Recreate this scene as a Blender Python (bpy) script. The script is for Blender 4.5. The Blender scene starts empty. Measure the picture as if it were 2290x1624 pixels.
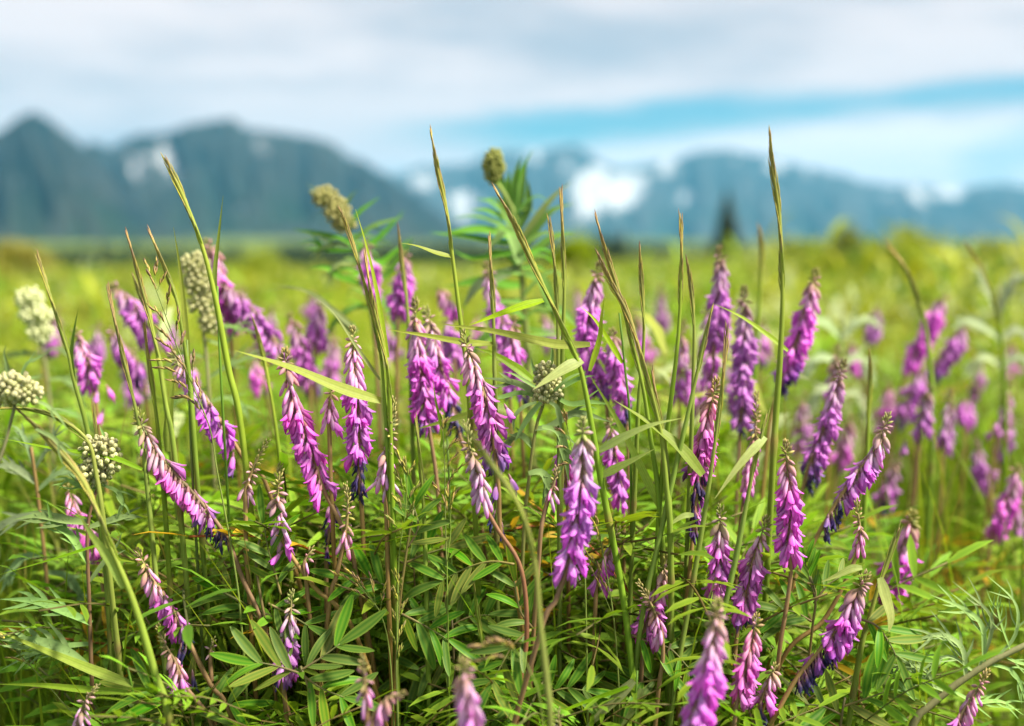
import bpy, math, random
import numpy as np
from mathutils import Vector, Matrix

# ---------------------------------------------------------------- camera, sky, sun, exposure
sc = bpy.context.scene
COL = sc.collection
CAM_H = 0.55
FPX = 2544.0            # focal length in picture units (picture 2290 x 1624)
HORIZON = 568.0
PITCH = math.atan((812.0 - HORIZON) / FPX)
cam_d = bpy.data.cameras.new("camera")
cam = bpy.data.objects.new("camera", cam_d)
COL.objects.link(cam)
cam.location = (0, 0, CAM_H)
cam.rotation_euler = (math.pi / 2 - PITCH, 0, 0)
cam_d.sensor_width = 36.0
cam_d.sensor_fit = 'HORIZONTAL'
cam_d.lens = 36.0 * FPX / 2290.0
cam_d.clip_start = 0.02
cam_d.clip_end = 120000.0
cam_d.dof.use_dof = True
cam_d.dof.focus_distance = 0.80
cam_d.dof.aperture_fstop = 2.6
cam_d.dof.aperture_blades = 9
sc.camera = cam

SUN_EL, SUN_AZ = math.radians(52), math.radians(104)     # azimuth from +Y towards +X
world = bpy.data.worlds.new("World")
sc.world = world
world.use_nodes = True
WN, WL = world.node_tree.nodes, world.node_tree.links
for n in list(WN):
    WN.remove(n)


class NT:
    """small helper to write node graphs as expressions"""
    def __init__(s, tree):
        s.t, s.N, s.L = tree, tree.nodes, tree.links

    def put(s, sock, v):
        if isinstance(v, bpy.types.NodeSocket):
            s.L.new(v, sock)
        elif v is not None:
            sock.default_value = v

    def m(s, op, a, b=None, c=None, clamp=False):
        n = s.N.new('ShaderNodeMath'); n.operation = op; n.use_clamp = clamp
        for k, v in enumerate((a, b, c)):
            s.put(n.inputs[k], v)
        return n.outputs[0]

    def sm(s, x, a, b, lo=0.0, hi=1.0):
        n = s.N.new('ShaderNodeMapRange'); n.interpolation_type = 'SMOOTHSTEP'
        for k, v in enumerate((x, a, b, lo, hi)):
            s.put(n.inputs[k], v)
        return n.outputs[0]

    def mix(s, f, a, b, mode='MIX'):
        n = s.N.new('ShaderNodeMix'); n.data_type = 'RGBA'; n.blend_type = mode
        s.put(n.inputs[0], f); s.put(n.inputs[6], a); s.put(n.inputs[7], b)
        return n.outputs[2]

    def noise(s, vec, scale, detail=3.0, rough=0.5, out=0):
        n = s.N.new('ShaderNodeTexNoise')
        s.put(n.inputs['Vector'], vec)
        n.inputs['Scale'].default_value = scale
        n.inputs['Detail'].default_value = detail
        n.inputs['Roughness'].default_value = rough
        return n.outputs[out]

    def comb(s, x, y, z):
        n = s.N.new('ShaderNodeCombineXYZ')
        for k, v in enumerate((x, y, z)):
            s.put(n.inputs[k], v)
        return n.outputs[0]

    def sep(s, v):
        n = s.N.new('ShaderNodeSeparateXYZ'); s.put(n.inputs[0], v)
        return n.outputs

    def ramp(s, f, stops):
        n = s.N.new('ShaderNodeValToRGB'); s.put(n.inputs[0], f)
        e = n.color_ramp.elements
        while len(e) < len(stops):
            e.new(0.5)
        for k, (p, c) in enumerate(stops):
            e[k].position = p
            e[k].color = (c[0], c[1], c[2], 1)
        return n.outputs[0]


w = NT(world.node_tree)
sky = WN.new('ShaderNodeTexSky')
sky.sky_type = 'NISHITA'
sky.sun_disc = False
sky.sun_elevation = SUN_EL
sky.sun_rotation = SUN_AZ
sky.air_density = 1.0
sky.dust_density = 0.3
sky.ozone_density = 1.6
dirn = WN.new('ShaderNodeTexCoord').outputs['Generated']
X, Y, Z = w.sep(dirn)
az = w.m('ARCTAN2', X, Y)
flow = w.comb(w.m('MULTIPLY', az, 1.3), w.m('MULTIPLY', Z, 7.0), w.m('MULTIPLY', Y, 0.3))
n1 = w.m('MULTIPLY_ADD', w.m('SUBTRACT', w.noise(flow, 6.0, 5.0, 0.6), 0.5), 0.35, w.noise(flow, 1.7, 4.0, 0.5))
n2 = w.noise(flow, 5.5, 5.0, 0.55)
wob = w.m('MULTIPLY', w.m('SUBTRACT', n2, 0.5), 0.040)
e = w.m('ADD', w.m('SUBTRACT', Z, w.m('MULTIPLY_ADD', az, 0.048, 0.1085)), wob)       # height above the break in the cloud deck
grow = w.m('MULTIPLY', w.sm(az, -0.17, 0.03), w.sm(az, 2.4, 1.4))
thin = w.sm(az, 0.02, 0.40, 1.0, 0.42)
half = w.m('MULTIPLY', w.m('MULTIPLY', grow, thin), 0.0115)
gap = w.m('MULTIPLY', w.m('MULTIPLY', w.sm(w.m('SUBTRACT', e, half), 0.010, -0.005), w.sm(w.m('ADD', e, w.m('MULTIPLY', half, 1.3)), -0.016, 0.010)), grow)
low = w.sm(e, -0.005, -0.03)                                                        # thinner clouds under the break
veil = w.m('MULTIPLY', low, w.sm(w.noise(flow, 4.2, 4.0), 0.48, 0.62))
blue = w.m('MAXIMUM', w.m('MULTIPLY', gap, 0.88), w.m('MULTIPLY', veil, 0.42))
cloud = w.ramp(n1, [(0.36, (0.230, 0.236, 0.262)), (0.47, (0.322, 0.298, 0.308)), (0.58, (0.408, 0.360, 0.356))])
cloud = w.mix(w.m('MULTIPLY', low, w.sm(az, -0.2, 0.1)), cloud, (0.50, 0.465, 0.47, 1))
skyc = w.mix(1.0, sky.outputs[0], (0.36, 0.80, 0.84, 1), 'MULTIPLY')
bg1 = WN.new('ShaderNodeBackground'); w.put(bg1.inputs[0], skyc); bg1.inputs[1].default_value = 0.055
bg2 = WN.new('ShaderNodeBackground'); w.put(bg2.inputs[0], cloud); bg2.inputs[1].default_value = 1.0
mx = WN.new('ShaderNodeMixShader')
w.put(mx.inputs[0], blue); WL.new(bg2.outputs[0], mx.inputs[1]); WL.new(bg1.outputs[0], mx.inputs[2])
wo = WN.new('ShaderNodeOutputWorld'); WL.new(mx.outputs[0], wo.inputs[0])

sun_d = bpy.data.lights.new("sun", 'SUN')
sun_d.energy = 5.0
sun_d.angle = math.radians(9)            # sun through thin cloud
sun_d.color = (1.0, 0.92, 0.76)
sun = bpy.data.objects.new("sun", sun_d)
COL.objects.link(sun)
sdir = Vector((math.sin(SUN_AZ) * math.cos(SUN_EL), math.cos(SUN_AZ) * math.cos(SUN_EL), math.sin(SUN_EL)))
sun.rotation_euler = sdir.to_track_quat('Z', 'Y').to_euler()

sc.view_settings.view_transform = 'Standard'
sc.view_settings.look = 'None'
sc.view_settings.exposure = 1.47
sc.view_settings.gamma = 1.0
sc.view_settings.use_curve_mapping = False
sc.render.engine = 'CYCLES'
sc.cycles.use_denoising = True
sc.cycles.max_bounces = 6
sc.cycles.diffuse_bounces = 3
sc.cycles.glossy_bounces = 2
sc.cycles.transmission_bounces = 4
sc.cycles.transparent_max_bounces = 4
sc.cycles.volume_bounces = 0

RND = random.Random(11)
NP = np.random.default_rng(5)
UP = Vector((0, 0, 1))
FWD = Vector((0, math.cos(PITCH), -math.sin(PITCH)))
CUP = Vector((0, math.sin(PITCH), math.cos(PITCH)))


def P(u, v, d):
    """the place seen at picture position (u, v), d metres in front of the lens (the sharp clump stands within a few centimetres)"""
    if 0.6 < d < 1.0:
        d = float(np.interp(d, (0.6, 0.74, 0.86, 1.0), (0.6, 0.766, 0.834, 1.0)))
    return Vector((0, 0, CAM_H)) + FWD * d + Vector((1, 0, 0)) * ((u - 1145.0) / FPX * d) - CUP * ((v - 812.0) / FPX * d)


def proj(p):
    q = Vector(p) - Vector((0, 0, CAM_H))
    d = q.dot(FWD)
    return 1145 + q.x / d * FPX, 812 - q.dot(CUP) / d * FPX


# ---------------------------------------------------------------- materials
def new_mat(name):
    m = bpy.data.materials.new(name); m.use_nodes = True
    for n in list(m.node_tree.nodes):
        m.node_tree.nodes.remove(n)
    return m, NT(m.node_tree)


def plant_mat(name, transl=0.35, rough=0.5, scale=150.0, var=0.25, hue=0.02, spec=0.35, stretch=(1, 1, 1), tint=(1.0, 1.0, 1.0), bump=0.0):
    """colour from the plant's own pigment attribute, broken up by a fine noise and a slight change from piece to piece; light shines through"""
    m, g = new_mat(name)
    at = g.N.new('ShaderNodeAttribute'); at.attribute_name = 'Col'
    oi = g.N.new('ShaderNodeObjectInfo')
    tc = g.N.new('ShaderNodeTexCoord').outputs['Object']
    mp = g.N.new('ShaderNodeVectorMath'); mp.operation = 'MULTIPLY'
    g.put(mp.inputs[0], tc); mp.inputs[1].default_value = stretch
    nz = g.noise(mp.outputs[0], scale, 3.0, 0.6)
    hs = g.N.new('ShaderNodeHueSaturation')
    g.put(hs.inputs['Color'], g.mix(1.0, at.outputs['Color'], oi.outputs['Color'], 'MULTIPLY'))
    g.put(hs.inputs['Hue'], g.m('MULTIPLY_ADD', oi.outputs['Random'], hue * 2, 0.5 - hue))
    g.put(hs.inputs['Saturation'], g.m('MULTIPLY_ADD', oi.outputs['Random'], 0.2, 0.9))
    val = g.m('MULTIPLY', g.m('MULTIPLY_ADD', nz, var * 2, 1 - var), g.m('MULTIPLY_ADD', oi.outputs['Random'], 0.3, 0.85))
    g.put(hs.inputs['Value'], val)
    base = hs.outputs[0]
    pb = g.N.new('ShaderNodeBsdfPrincipled')
    g.put(pb.inputs['Base Color'], base)
    pb.inputs['Roughness'].default_value = rough
    pb.inputs['Specular IOR Level'].default_value = spec
    if bump:
        bp = g.N.new('ShaderNodeBump'); bp.inputs['Strength'].default_value = bump
        bp.inputs['Distance'].default_value = 0.0006
        g.put(bp.inputs['Height'], nz); g.L.new(bp.outputs[0], pb.inputs['Normal'])
    out = g.N.new('ShaderNodeOutputMaterial')
    if transl > 0:
        tr = g.N.new('ShaderNodeBsdfTranslucent')
        g.put(tr.inputs[0], g.mix(1.0, base, (tint[0], tint[1], tint[2], 1), 'MULTIPLY'))
        ms = g.N.new('ShaderNodeMixShader'); ms.inputs[0].default_value = transl
        g.L.new(pb.outputs[0], ms.inputs[1]); g.L.new(tr.outputs[0], ms.inputs[2])
        g.L.new(ms.outputs[0], out.inputs[0])
    else:
        g.L.new(pb.outputs[0], out.inputs[0])
    return m


M_PETAL = plant_mat('petal', 0.38, 0.55, 260, 0.16, 0.022, 0.25)
M_BUD = plant_mat('bud', 0.12, 0.6, 500, 0.22, 0.02, 0.25)
M_STEM = plant_mat('stem', 0.12, 0.55, 260, 0.30, 0.015, 0.2, (1, 1, 0.15), bump=0.4)
M_LEAF = plant_mat('leaf', 0.36, 0.5, 210, 0.22, 0.018, 0.16, tint=(1.25, 1.15, 0.5))
M_BLADE = plant_mat('grass_leaf', 0.45, 0.5, 420, 0.22, 0.018, 0.2, tint=(1.2, 1.15, 0.6))
M_SPIKE = plant_mat('seed_spike', 0.18, 0.55, 700, 0.28, 0.015, 0.3)
M_FELT = plant_mat('felted_leaf', 0.22, 0.75, 420, 0.18, 0.012, 0.15)
M_MASS = plant_mat('undergrowth_leaf', 0.38, 0.55, 30, 0.25, 0.0, 0.12, tint=(1.25, 1.15, 0.5))
M_NEEDLE = plant_mat('conifer', 0.1, 0.7, 3, 0.3, 0.01, 0.1)
M_SHRUB = plant_mat('shrub_leaf', 0.35, 0.5, 3, 0.3, 0.01, 0.25, tint=(1.2, 1.15, 0.5))


# ---------------------------------------------------------------- mesh building
def smooth(pts, n):
    """Catmull-Rom through the points, n + 1 samples spread evenly by length"""
    p = [Vector(q) for q in pts]
    if len(p) == 2:
        dense = [p[0].lerp(p[1], k / 40) for k in range(41)]
    else:
        p = [p[0] * 2 - p[1]] + p + [p[-1] * 2 - p[-2]]
        dense = []
        for i in range(1, len(p) - 2):
            for k in range(16):
                t = k / 16
                a, b, c, d = p[i - 1], p[i], p[i + 1], p[i + 2]
                dense.append(0.5 * (2 * b + (c - a) * t + (2 * a - 5 * b + 4 * c - d) * t * t + (3 * b - a - 3 * c + d) * t ** 3))
        dense.append(p[-2])
    L = [0.0]
    for i in range(1, len(dense)):
        L.append(L[-1] + (dense[i] - dense[i - 1]).length)
    out, j = [], 0
    for k in range(n + 1):
        s = L[-1] * k / n
        while j < len(L) - 2 and L[j + 1] < s:
            j += 1
        f = (s - L[j]) / max(1e-9, L[j + 1] - L[j])
        out.append(dense[j].lerp(dense[j + 1], min(1, max(0, f))))
    return out


def length(pts):
    return sum((Vector(pts[i]) - Vector(pts[i + 1])).length for i in range(len(pts) - 1))


def lerp3(a, b, t):
    return tuple(a[i] + (b[i] - a[i]) * t for i in range(3))


def grad(stops, t):
    for (p0, c0), (p1, c1) in zip(stops, stops[1:]):
        if t <= p1:
            return lerp3(c0, c1, max(0, min(1, (t - p0) / max(1e-6, p1 - p0))))
    return stops[-1][1]


def jit(c, a, r=RND):
    k = 1 + r.uniform(-a, a)
    return tuple(max(0, x * k * (1 + r.uniform(-a, a) * .3)) for x in c)


class MB:
    def __init__(s):
        s.v, s.f, s.c = [], [], []

    def tube(s, pts, rad, col, n=6):
        """pts already sampled; rad / col are functions of t in 0..1"""
        k0, m = len(s.v), len(pts)
        ref = Vector((0.31, -0.77, 0.55)).normalized()
        for i, p in enumerate(pts):
            t = i / (m - 1)
            tan = (pts[min(m - 1, i + 1)] - pts[max(0, i - 1)]).normalized()
            a = tan.cross(ref).normalized(); b = tan.cross(a)
            r, c = rad(t), col(t)
            for j in range(n):
                an = 2 * math.pi * j / n
                s.v.append(tuple(p + a * (math.cos(an) * r) + b * (math.sin(an) * r))); s.c.append(c)
        for i in range(m - 1):
            for j in range(n):
                j2 = (j + 1) % n
                s.f.append((k0 + i * n + j, k0 + i * n + j2, k0 + (i + 1) * n + j2, k0 + (i + 1) * n + j))
        s.f.append(tuple(k0 + j for j in range(n))[::-1])
        s.f.append(tuple(k0 + (m - 1) * n + j for j in range(n)))
        return s

    def strip(s, pts, wid, nrm, col, fold=0.25, cols=4, edge=None, twist=0.0):
        """a leaf blade: wid / col functions of t, nrm the way its face looks, folded along the midrib; edge, rib lighter"""
        k0, m = len(s.v), len(pts)
        nrm = Vector(nrm)
        for i, p in enumerate(pts):
            t = i / (m - 1)
            tan = (pts[min(m - 1, i + 1)] - pts[max(0, i - 1)]).normalized()
            side = tan.cross(nrm)
            if side.length < 1e-4:
                side = tan.cross(Vector((1, 0, 0)))
            side.normalize()
            if twist:
                side = Matrix.Rotation(twist * t, 3, tan) @ side
            up = side.cross(tan)
            h = wid(t)
            for j in range(cols + 1):
                q = (j / cols - 0.5) * 2
                s.v.append(tuple(p + side * (h * q) + up * (fold * h * abs(q))))
                c = col(t)
                if edge and abs(q) > 0.99:
                    c = edge
                elif edge and abs(q) < 0.01:
                    c = lerp3(c, edge, 0.55)
                elif edge and cols >= 6:
                    c = tuple(k * (0.88 if j % 2 else 1.08) for k in c)
                s.c.append(c)
        w_ = cols + 1
        for i in range(m - 1):
            for j in range(cols):
                a = k0 + i * w_ + j
                s.f.append((a, a + 1, a + w_ + 1, a + w_))
        return s

    def loft(s, secs, n=6):
        """sections (x, zc, ry, rz, colour) along +X"""
        k0 = len(s.v)
        for (x, zc, ry, rz, c) in secs:
            for j in range(n):
                an = 2 * math.pi * j / n
                s.v.append((x, math.cos(an) * ry, zc + math.sin(an) * rz)); s.c.append(c)
        for i in range(len(secs) - 1):
            for j in range(n):
                j2 = (j + 1) % n
                s.f.append((k0 + i * n + j, k0 + i * n + j2, k0 + (i + 1) * n + j2, k0 + (i + 1) * n + j))
        s.f.append(tuple(k0 + j for j in range(n))[::-1])
        s.f.append(tuple(k0 + (len(secs) - 1) * n + j for j in range(n)))
        return s

    def ball(s, cen, r, col, lon=6, lat=4, top=None):
        k0 = len(s.v); cen = Vector(cen)
        rx, ry, rz = r if isinstance(r, tuple) else (r, r, r)
        s.v.append((cen.x, cen.y, cen.z + rz)); s.c.append(top or col)
        for i in range(1, lat):
            th = math.pi * i / lat
            for j in range(lon):
                ph = 2 * math.pi * (j + 0.5 * (i % 2)) / lon
                s.v.append((cen.x + rx * math.sin(th) * math.cos(ph), cen.y + ry * math.sin(th) * math.sin(ph), cen.z + rz * math.cos(th)))
                s.c.append(col)
        s.v.append((cen.x, cen.y, cen.z - rz)); s.c.append(col)
        last = len(s.v) - 1
        for j in range(lon):
            s.f.append((k0, k0 + 1 + j, k0 + 1 + (j + 1) % lon))
        for i in range(lat - 2):
            for j in range(lon):
                a = k0 + 1 + i * lon
                s.f.append((a + j, a + lon + j, a + lon + (j + 1) % lon, a + (j + 1) % lon))
        a = k0 + 1 + (lat - 2) * lon
        for j in range(lon):
            s.f.append((a + j, last, a + (j + 1) % lon))
        return s

    def add(s, o, mat, tint=(1, 1, 1)):
        k0 = len(s.v)
        for v, c in zip(o.v, o.c):
            s.v.append(tuple(mat @ Vector(v))); s.c.append(tuple(c[i] * tint[i] for i in range(3)))
        s.f += [tuple(k0 + i for i in f) for f in o.f]
        return s

    def mesh(s, name, mat, origin=(0, 0, 0), smooth_shade=True):
        me = bpy.data.meshes.new(name)
        o = Vector(origin)
        me.from_pydata([(v[0] - o.x, v[1] - o.y, v[2] - o.z) for v in s.v], [], s.f)
        ca = me.color_attributes.new('Col', 'FLOAT_COLOR', 'POINT')
        ca.data.foreach_set('color', [x for c in s.c for x in (c[0], c[1], c[2], 1.0)])
        if smooth_shade:
            me.polygons.foreach_set('use_smooth', [True] * len(me.polygons))
        me.materials.append(mat)
        return me


def put(name, me, parent=None, mat=None):
    o = bpy.data.objects.new(name, me)
    COL.objects.link(o)
    if parent is not None:
        o.parent = parent
    if mat is not None:
        o.matrix_basis = mat
    return o


def thing(name, label, cat, loc, group=None):
    o = bpy.data.objects.new(name, None)
    COL.objects.link(o)
    o.location = loc
    o.empty_display_size = 0.05
    o['label'] = label; o['category'] = cat
    if group:
        o['group'] = group
    return o


def fast_mesh(name, tmpl, mats, tints, mat, smooth_shade=True):
    """many copies of a template joined in one mesh: mats (N,4,4), tints (N,3)"""
    tv = np.array(tmpl.v, dtype=np.float64); tc = np.array(tmpl.c)
    nv, N = len(tv), len(mats)
    V = np.einsum('nij,vj->nvi', mats[:, :3, :3], tv) + mats[:, None, :3, 3]
    C = tc[None] * tints[:, None, :]
    return raw_mesh(name, V.reshape(-1, 3), [(np.array(f), N, nv) for f in tmpl.f], C.reshape(-1, 3), mat, smooth_shade)


def raw_mesh(name, V, faces, C, mat, smooth_shade=True):
    loops, starts, tot = [], [], 0
    for f, N, nv in faces:
        k = len(f)
        a = (f[None] + (np.arange(N) * nv)[:, None]).reshape(-1)
        loops.append(a); starts.append(tot + np.arange(N) * k); tot += N * k
    loops = np.concatenate(loops).astype(np.int32); starts = np.concatenate(starts).astype(np.int32)
    me = bpy.data.meshes.new(name)
    me.vertices.add(len(V)); me.vertices.foreach_set('co', V.astype(np.float32).ravel())
    me.loops.add(len(loops)); me.loops.foreach_set('vertex_index', loops)
    me.polygons.add(len(starts)); me.polygons.foreach_set('loop_start', starts)
    me.update(calc_edges=True)
    ca = me.color_attributes.new('Col', 'FLOAT_COLOR', 'POINT')
    ca.data.foreach_set('color', np.concatenate([C, np.ones((len(C), 1))], 1).astype(np.float32).ravel())
    if smooth_shade:
        me.polygons.foreach_set('use_smooth', np.ones(len(starts), dtype=bool))
    me.materials.append(mat)
    return me


def blades(name, base, h, lean, az, wid, col, mat, K=5, droop=0.0, tipcol=None):
    """N grass blades joined: base (N,3), height, lean (sideways reach), heading, half width, colour (N,3)"""
    N = len(base)
    t = np.linspace(0, 1, K + 1)[None, :, None]
    dx = np.stack([np.cos(az), np.sin(az), np.zeros(N)], 1)[:, None, :]
    sd = np.stack([-np.sin(az), np.cos(az), np.zeros(N)], 1)[:, None, :]
    up = np.array([0, 0, 1.0])[None, None, :]
    zt = t - droop * t ** 3
    cen = base[:, None, :] + up * h[:, None, None] * zt + dx * lean[:, None, None] * t ** 2
    wd = wid[:, None, None] * (1 - t ** 2.2) + 0.00015
    V = np.stack([cen - sd * wd, cen + sd * wd], 2).reshape(-1, 3)
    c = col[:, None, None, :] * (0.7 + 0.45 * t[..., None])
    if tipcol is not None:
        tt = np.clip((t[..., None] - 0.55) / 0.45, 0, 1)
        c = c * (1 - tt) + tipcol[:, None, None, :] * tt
    C = np.broadcast_to(c, (N, K + 1, 2, 3)).reshape(-1, 3)
    nv = 2 * (K + 1)
    faces = [(np.array([2 * i, 2 * i + 1, 2 * i + 3, 2 * i + 2]), N, nv) for i in range(K)]
    return raw_mesh(name, V, faces, C, mat)


def stuff(name, me, label, cat):
    o = put(name, me)
    o['kind'] = 'stuff'; o['label'] = label; o['category'] = cat
    return o


def structure(name, me):
    o = put(name, me); o['kind'] = 'structure'
    return o

# ---------------------------------------------------------------- the land: ground, mountains, forest, haze
from mathutils import noise as mn


def sstep(a, b, x):
    t = max(0.0, min(1.0, (x - a) / (b - a)))
    return t * t * (3 - 2 * t)


def gz(x, y):
    r = math.hypot(x, y)
    z = 0.0
    left = sstep(0.22, -0.18, x / max(r, 0.1)) if y > 0 else 0.5
    z -= 5.0 * left * sstep(10, 190, r) * (1 - sstep(420, 900, r))
    z += 26.0 * sstep(700, 2600, r) * (0.25 + 0.75 * sstep(300, -900, x))
    z += 60.0 * sstep(2500, 6000, r)
    if r > 3:
        z += mn.noise(Vector((x * 0.05, y * 0.05, 1.0))) * 0.10 * sstep(3, 25, r)
    if r > 1500:
        z += mn.noise(Vector((x * 0.0009, y * 0.0009, 4.0))) * 14 * sstep(1500, 4000, r)
    return z


def ground_material():
    m, g = new_mat('meadow_ground')
    tc = g.N.new('ShaderNodeTexCoord').outputs['Object']
    a = g.noise(tc, 0.02, 5, 0.6); b = g.noise(tc, 0.9, 5, 0.65); c = g.noise(tc, 45, 4, 0.7); d = g.noise(tc, 0.003, 4, 0.6)
    col = g.ramp(a, [(0.32, (0.050, 0.095, 0.018)), (0.5, (0.130, 0.180, 0.020)), (0.68, (0.190, 0.200, 0.025))])
    col = g.mix(g.sm(d, 0.45, 0.6), col, (0.050, 0.085, 0.022, 1))
    col = g.mix(g.m('MULTIPLY', b, 0.5), col, (0.060, 0.105, 0.020, 1))
    col = g.mix(g.sm(c, 0.52, 0.66), col, (0.060, 0.048, 0.026, 1))
    pb = g.N.new('ShaderNodeBsdfPrincipled'); g.put(pb.inputs['Base Color'], col)
    pb.inputs['Roughness'].default_value = 0.9; pb.inputs['Specular IOR Level'].default_value = 0.1
    bp = g.N.new('ShaderNodeBump'); bp.inputs['Strength'].default_value = 0.8; bp.inputs['Distance'].default_value = 0.02
    g.put(bp.inputs['Height'], c); g.L.new(bp.outputs[0], pb.inputs['Normal'])
    o = g.N.new('ShaderNodeOutputMaterial'); g.L.new(pb.outputs[0], o.inputs[0])
    return m


def build_ground():
    rad = [0.0]; r = 0.25
    while r < 19500:
        rad.append(r); r *= 1.11
    rad.append(19500.0)
    NA = 144
    v, f = [(0, 0, 0)], []
    for i, r in enumerate(rad[1:]):
        for j in range(NA):
            a = 2 * math.pi * j / NA
            x, y = r * math.cos(a), r * math.sin(a)
            v.append((x, y, gz(x, y)))
    for j in range(NA):
        f.append((0, 1 + j, 1 + (j + 1) % NA))
    for i in range(len(rad) - 2):
        for j in range(NA):
            a = 1 + i * NA
            f.append((a + j, a + NA + j, a + NA + (j + 1) % NA, a + (j + 1) % NA))
    me = bpy.data.meshes.new('ground'); me.from_pydata(v, [], f)
    me.polygons.foreach_set('use_smooth', [True] * len(me.polygons))
    me.materials.append(ground_material())
    structure('ground', me)


build_ground()


def rock_material(name, low, high, snow_bias, snow_scale, ridge):
    m, g = new_mat(name)
    at = g.N.new('ShaderNodeAttribute'); at.attribute_name = 'Snow'
    S = g.sep(at.outputs['Vector'])
    tc = g.N.new('ShaderNodeTexCoord').outputs['Object']
    a = g.noise(tc, 0.0022, 6, 0.62); mp = g.N.new('ShaderNodeVectorMath'); mp.operation = 'MULTIPLY'; g.put(mp.inputs[0], tc); mp.inputs[1].default_value = (1.6, .7, .7)
    b = g.noise(mp.outputs[0], snow_scale, 6, 0.7)
    col = g.mix(S[1], low, high)
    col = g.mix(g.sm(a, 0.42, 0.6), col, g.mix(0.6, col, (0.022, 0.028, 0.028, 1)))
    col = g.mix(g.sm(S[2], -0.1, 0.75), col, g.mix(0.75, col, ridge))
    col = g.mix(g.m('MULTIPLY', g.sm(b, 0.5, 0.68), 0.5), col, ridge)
    sn = g.sm(g.m('ADD', g.m('MULTIPLY_ADD', S[2], -0.55, S[0]), g.m('MULTIPLY', g.m('SUBTRACT', b, 0.5), 2.2)), 0.30, 0.70)
    col = g.mix(sn, col, (0.38, 0.39, 0.42, 1))
    pb = g.N.new('ShaderNodeBsdfPrincipled'); g.put(pb.inputs['Base Color'], col)
    pb.inputs['Roughness'].default_value = 0.95; pb.inputs['Specular IOR Level'].default_value = 0.05
    o = g.N.new('ShaderNodeOutputMaterial'); g.L.new(pb.outputs[0], o.inputs[0])
    return m


def interp(pts, x):
    if x <= pts[0][0]:
        return pts[0][1]
    for (a, b), (c, d) in zip(pts, pts[1:]):
        if x <= c:
            t = (x - a) / (c - a); t = t * t * (3 - 2 * t) * 0.4 + t * 0.6
            return b + (d - b) * t
    return pts[-1][1]


def mountain(name, sil, dist, front, snow, mat, seed, u0, u1, step=7, snow_top=0.0):
    """a ridge whose crest follows the skyline (u, v) at its distance, with spurs and gullies down to the valley floor"""
    rows = 46
    us = [u0 + k * step for k in range(int((u1 - u0) / step) + 1)]
    v, f, S = [], [], []
    for i in range(rows + 1):
        t = i / rows * 1.32
        for u in us:
            sv = interp(sil, u)
            wig = mn.fractal(Vector((u * 0.012, seed, 0)), 0.8, 2.0, 6)
            y = dist * (front + (1 - front) * t) + wig * dist * 0.012 * (1 if t <= 1 else .5)
            x = (u - 1145) / FPX * y
            crest = (HORIZON - sv - wig * 8) / FPX * dist
            if t <= 1:
                p = 0.22 * t + 0.78 * t ** 1.9
            else:
                p = 1 - (t - 1) * 1.7
            spur = mn.ridged_multi_fractal(Vector((u * 0.013 + 0.6 * t, t * 1.2, seed)), 0.8, 2.1, 6, 1.0, 2.0) - 1.0
            env = max(0.0, min(1.0, t * 3)) * (1 - sstep(0.72, 1.0, t)) if t <= 1 else 0.0
            z = crest * (p + 0.10 * spur * env)
            base = gz(x, y) - 25
            v.append((x, y, max(base, z + (base + 25) * (1 - min(1, t)))))
            s = -1.0 + .75 * snow_top * sstep(.72, .98, t)
            pu, pv = proj(v[-1])
            for (cu, cv, ru, rv, k) in snow:
                q = ((pu - cu) / ru) ** 2 + ((pv - cv) / rv) ** 2
                s = max(s, .9 * k * max(-1.0, 1 - q * .5))
            S.append((s, min(1, max(0, (t - 0.1) * 1.5)), spur))
    n = len(us)
    for i in range(rows):
        for j in range(n - 1):
            f.append((i * n + j, i * n + j + 1, (i + 1) * n + j + 1, (i + 1) * n + j))
    me = bpy.data.meshes.new(name); me.from_pydata(v, [], f)
    a = me.attributes.new('Snow', 'FLOAT_VECTOR', 'POINT')
    a.data.foreach_set('vector', [q for s in S for q in s])
    me.polygons.foreach_set('use_smooth', [True] * len(me.polygons))
    me.materials.append(mat)
    structure(name, me)


M_ROCK1 = rock_material('near_mountain', (0.014, 0.036, 0.014, 1), (0.006, 0.012, 0.014, 1), 0.0, .012, (0.026, 0.031, 0.029, 1))
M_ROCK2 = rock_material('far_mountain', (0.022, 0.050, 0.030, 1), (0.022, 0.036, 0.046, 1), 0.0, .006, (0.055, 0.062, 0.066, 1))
mountain('mountain_peak', [(-700, 430), (-420, 360), (-200, 335), (-60, 318), (0, 300), (50, 274), (92, 257), (130, 272), (170, 308), (215, 348), (250, 388),
                           (300, 430), (350, 475), (420, 520), (520, 552), (640, 566)], 5200, 0.60,
         [(240, 385, 60, 22, 0.5), (20, 400, 40, 14, 0.35), (140, 330, 26, 20, 0.4)], M_ROCK1, 1.7, -700, 640)
mountain('mountain_ridge', [(40, 420), (120, 400), (180, 345), (215, 320), (262, 333), (285, 318), (330, 304), (400, 290), (455, 284), (492, 272), (525, 268),
                            (560, 288), (620, 299), (690, 306), (755, 328), (800, 352), (860, 385), (920, 428), (975, 468),
                            (1030, 508), (1090, 540), (1180, 560), (1300, 567)], 6900, 0.62,
         [(325, 375, 62, 44, 0.62), (275, 345, 40, 20, 0.6), (375, 405, 44, 30, 0.55), (590, 325, 20, 42, 0.8), (640, 352, 14, 30, 0.5), (430, 292, 30, 8, .6), (500, 300, 18, 20, .4),
          (470, 360, 20, 26, .35), (545, 470, 24, 16, .5), (745, 372, 24, 30, .3)], M_ROCK1, 5.1, 40, 1300, 5, 0.5)
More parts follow.
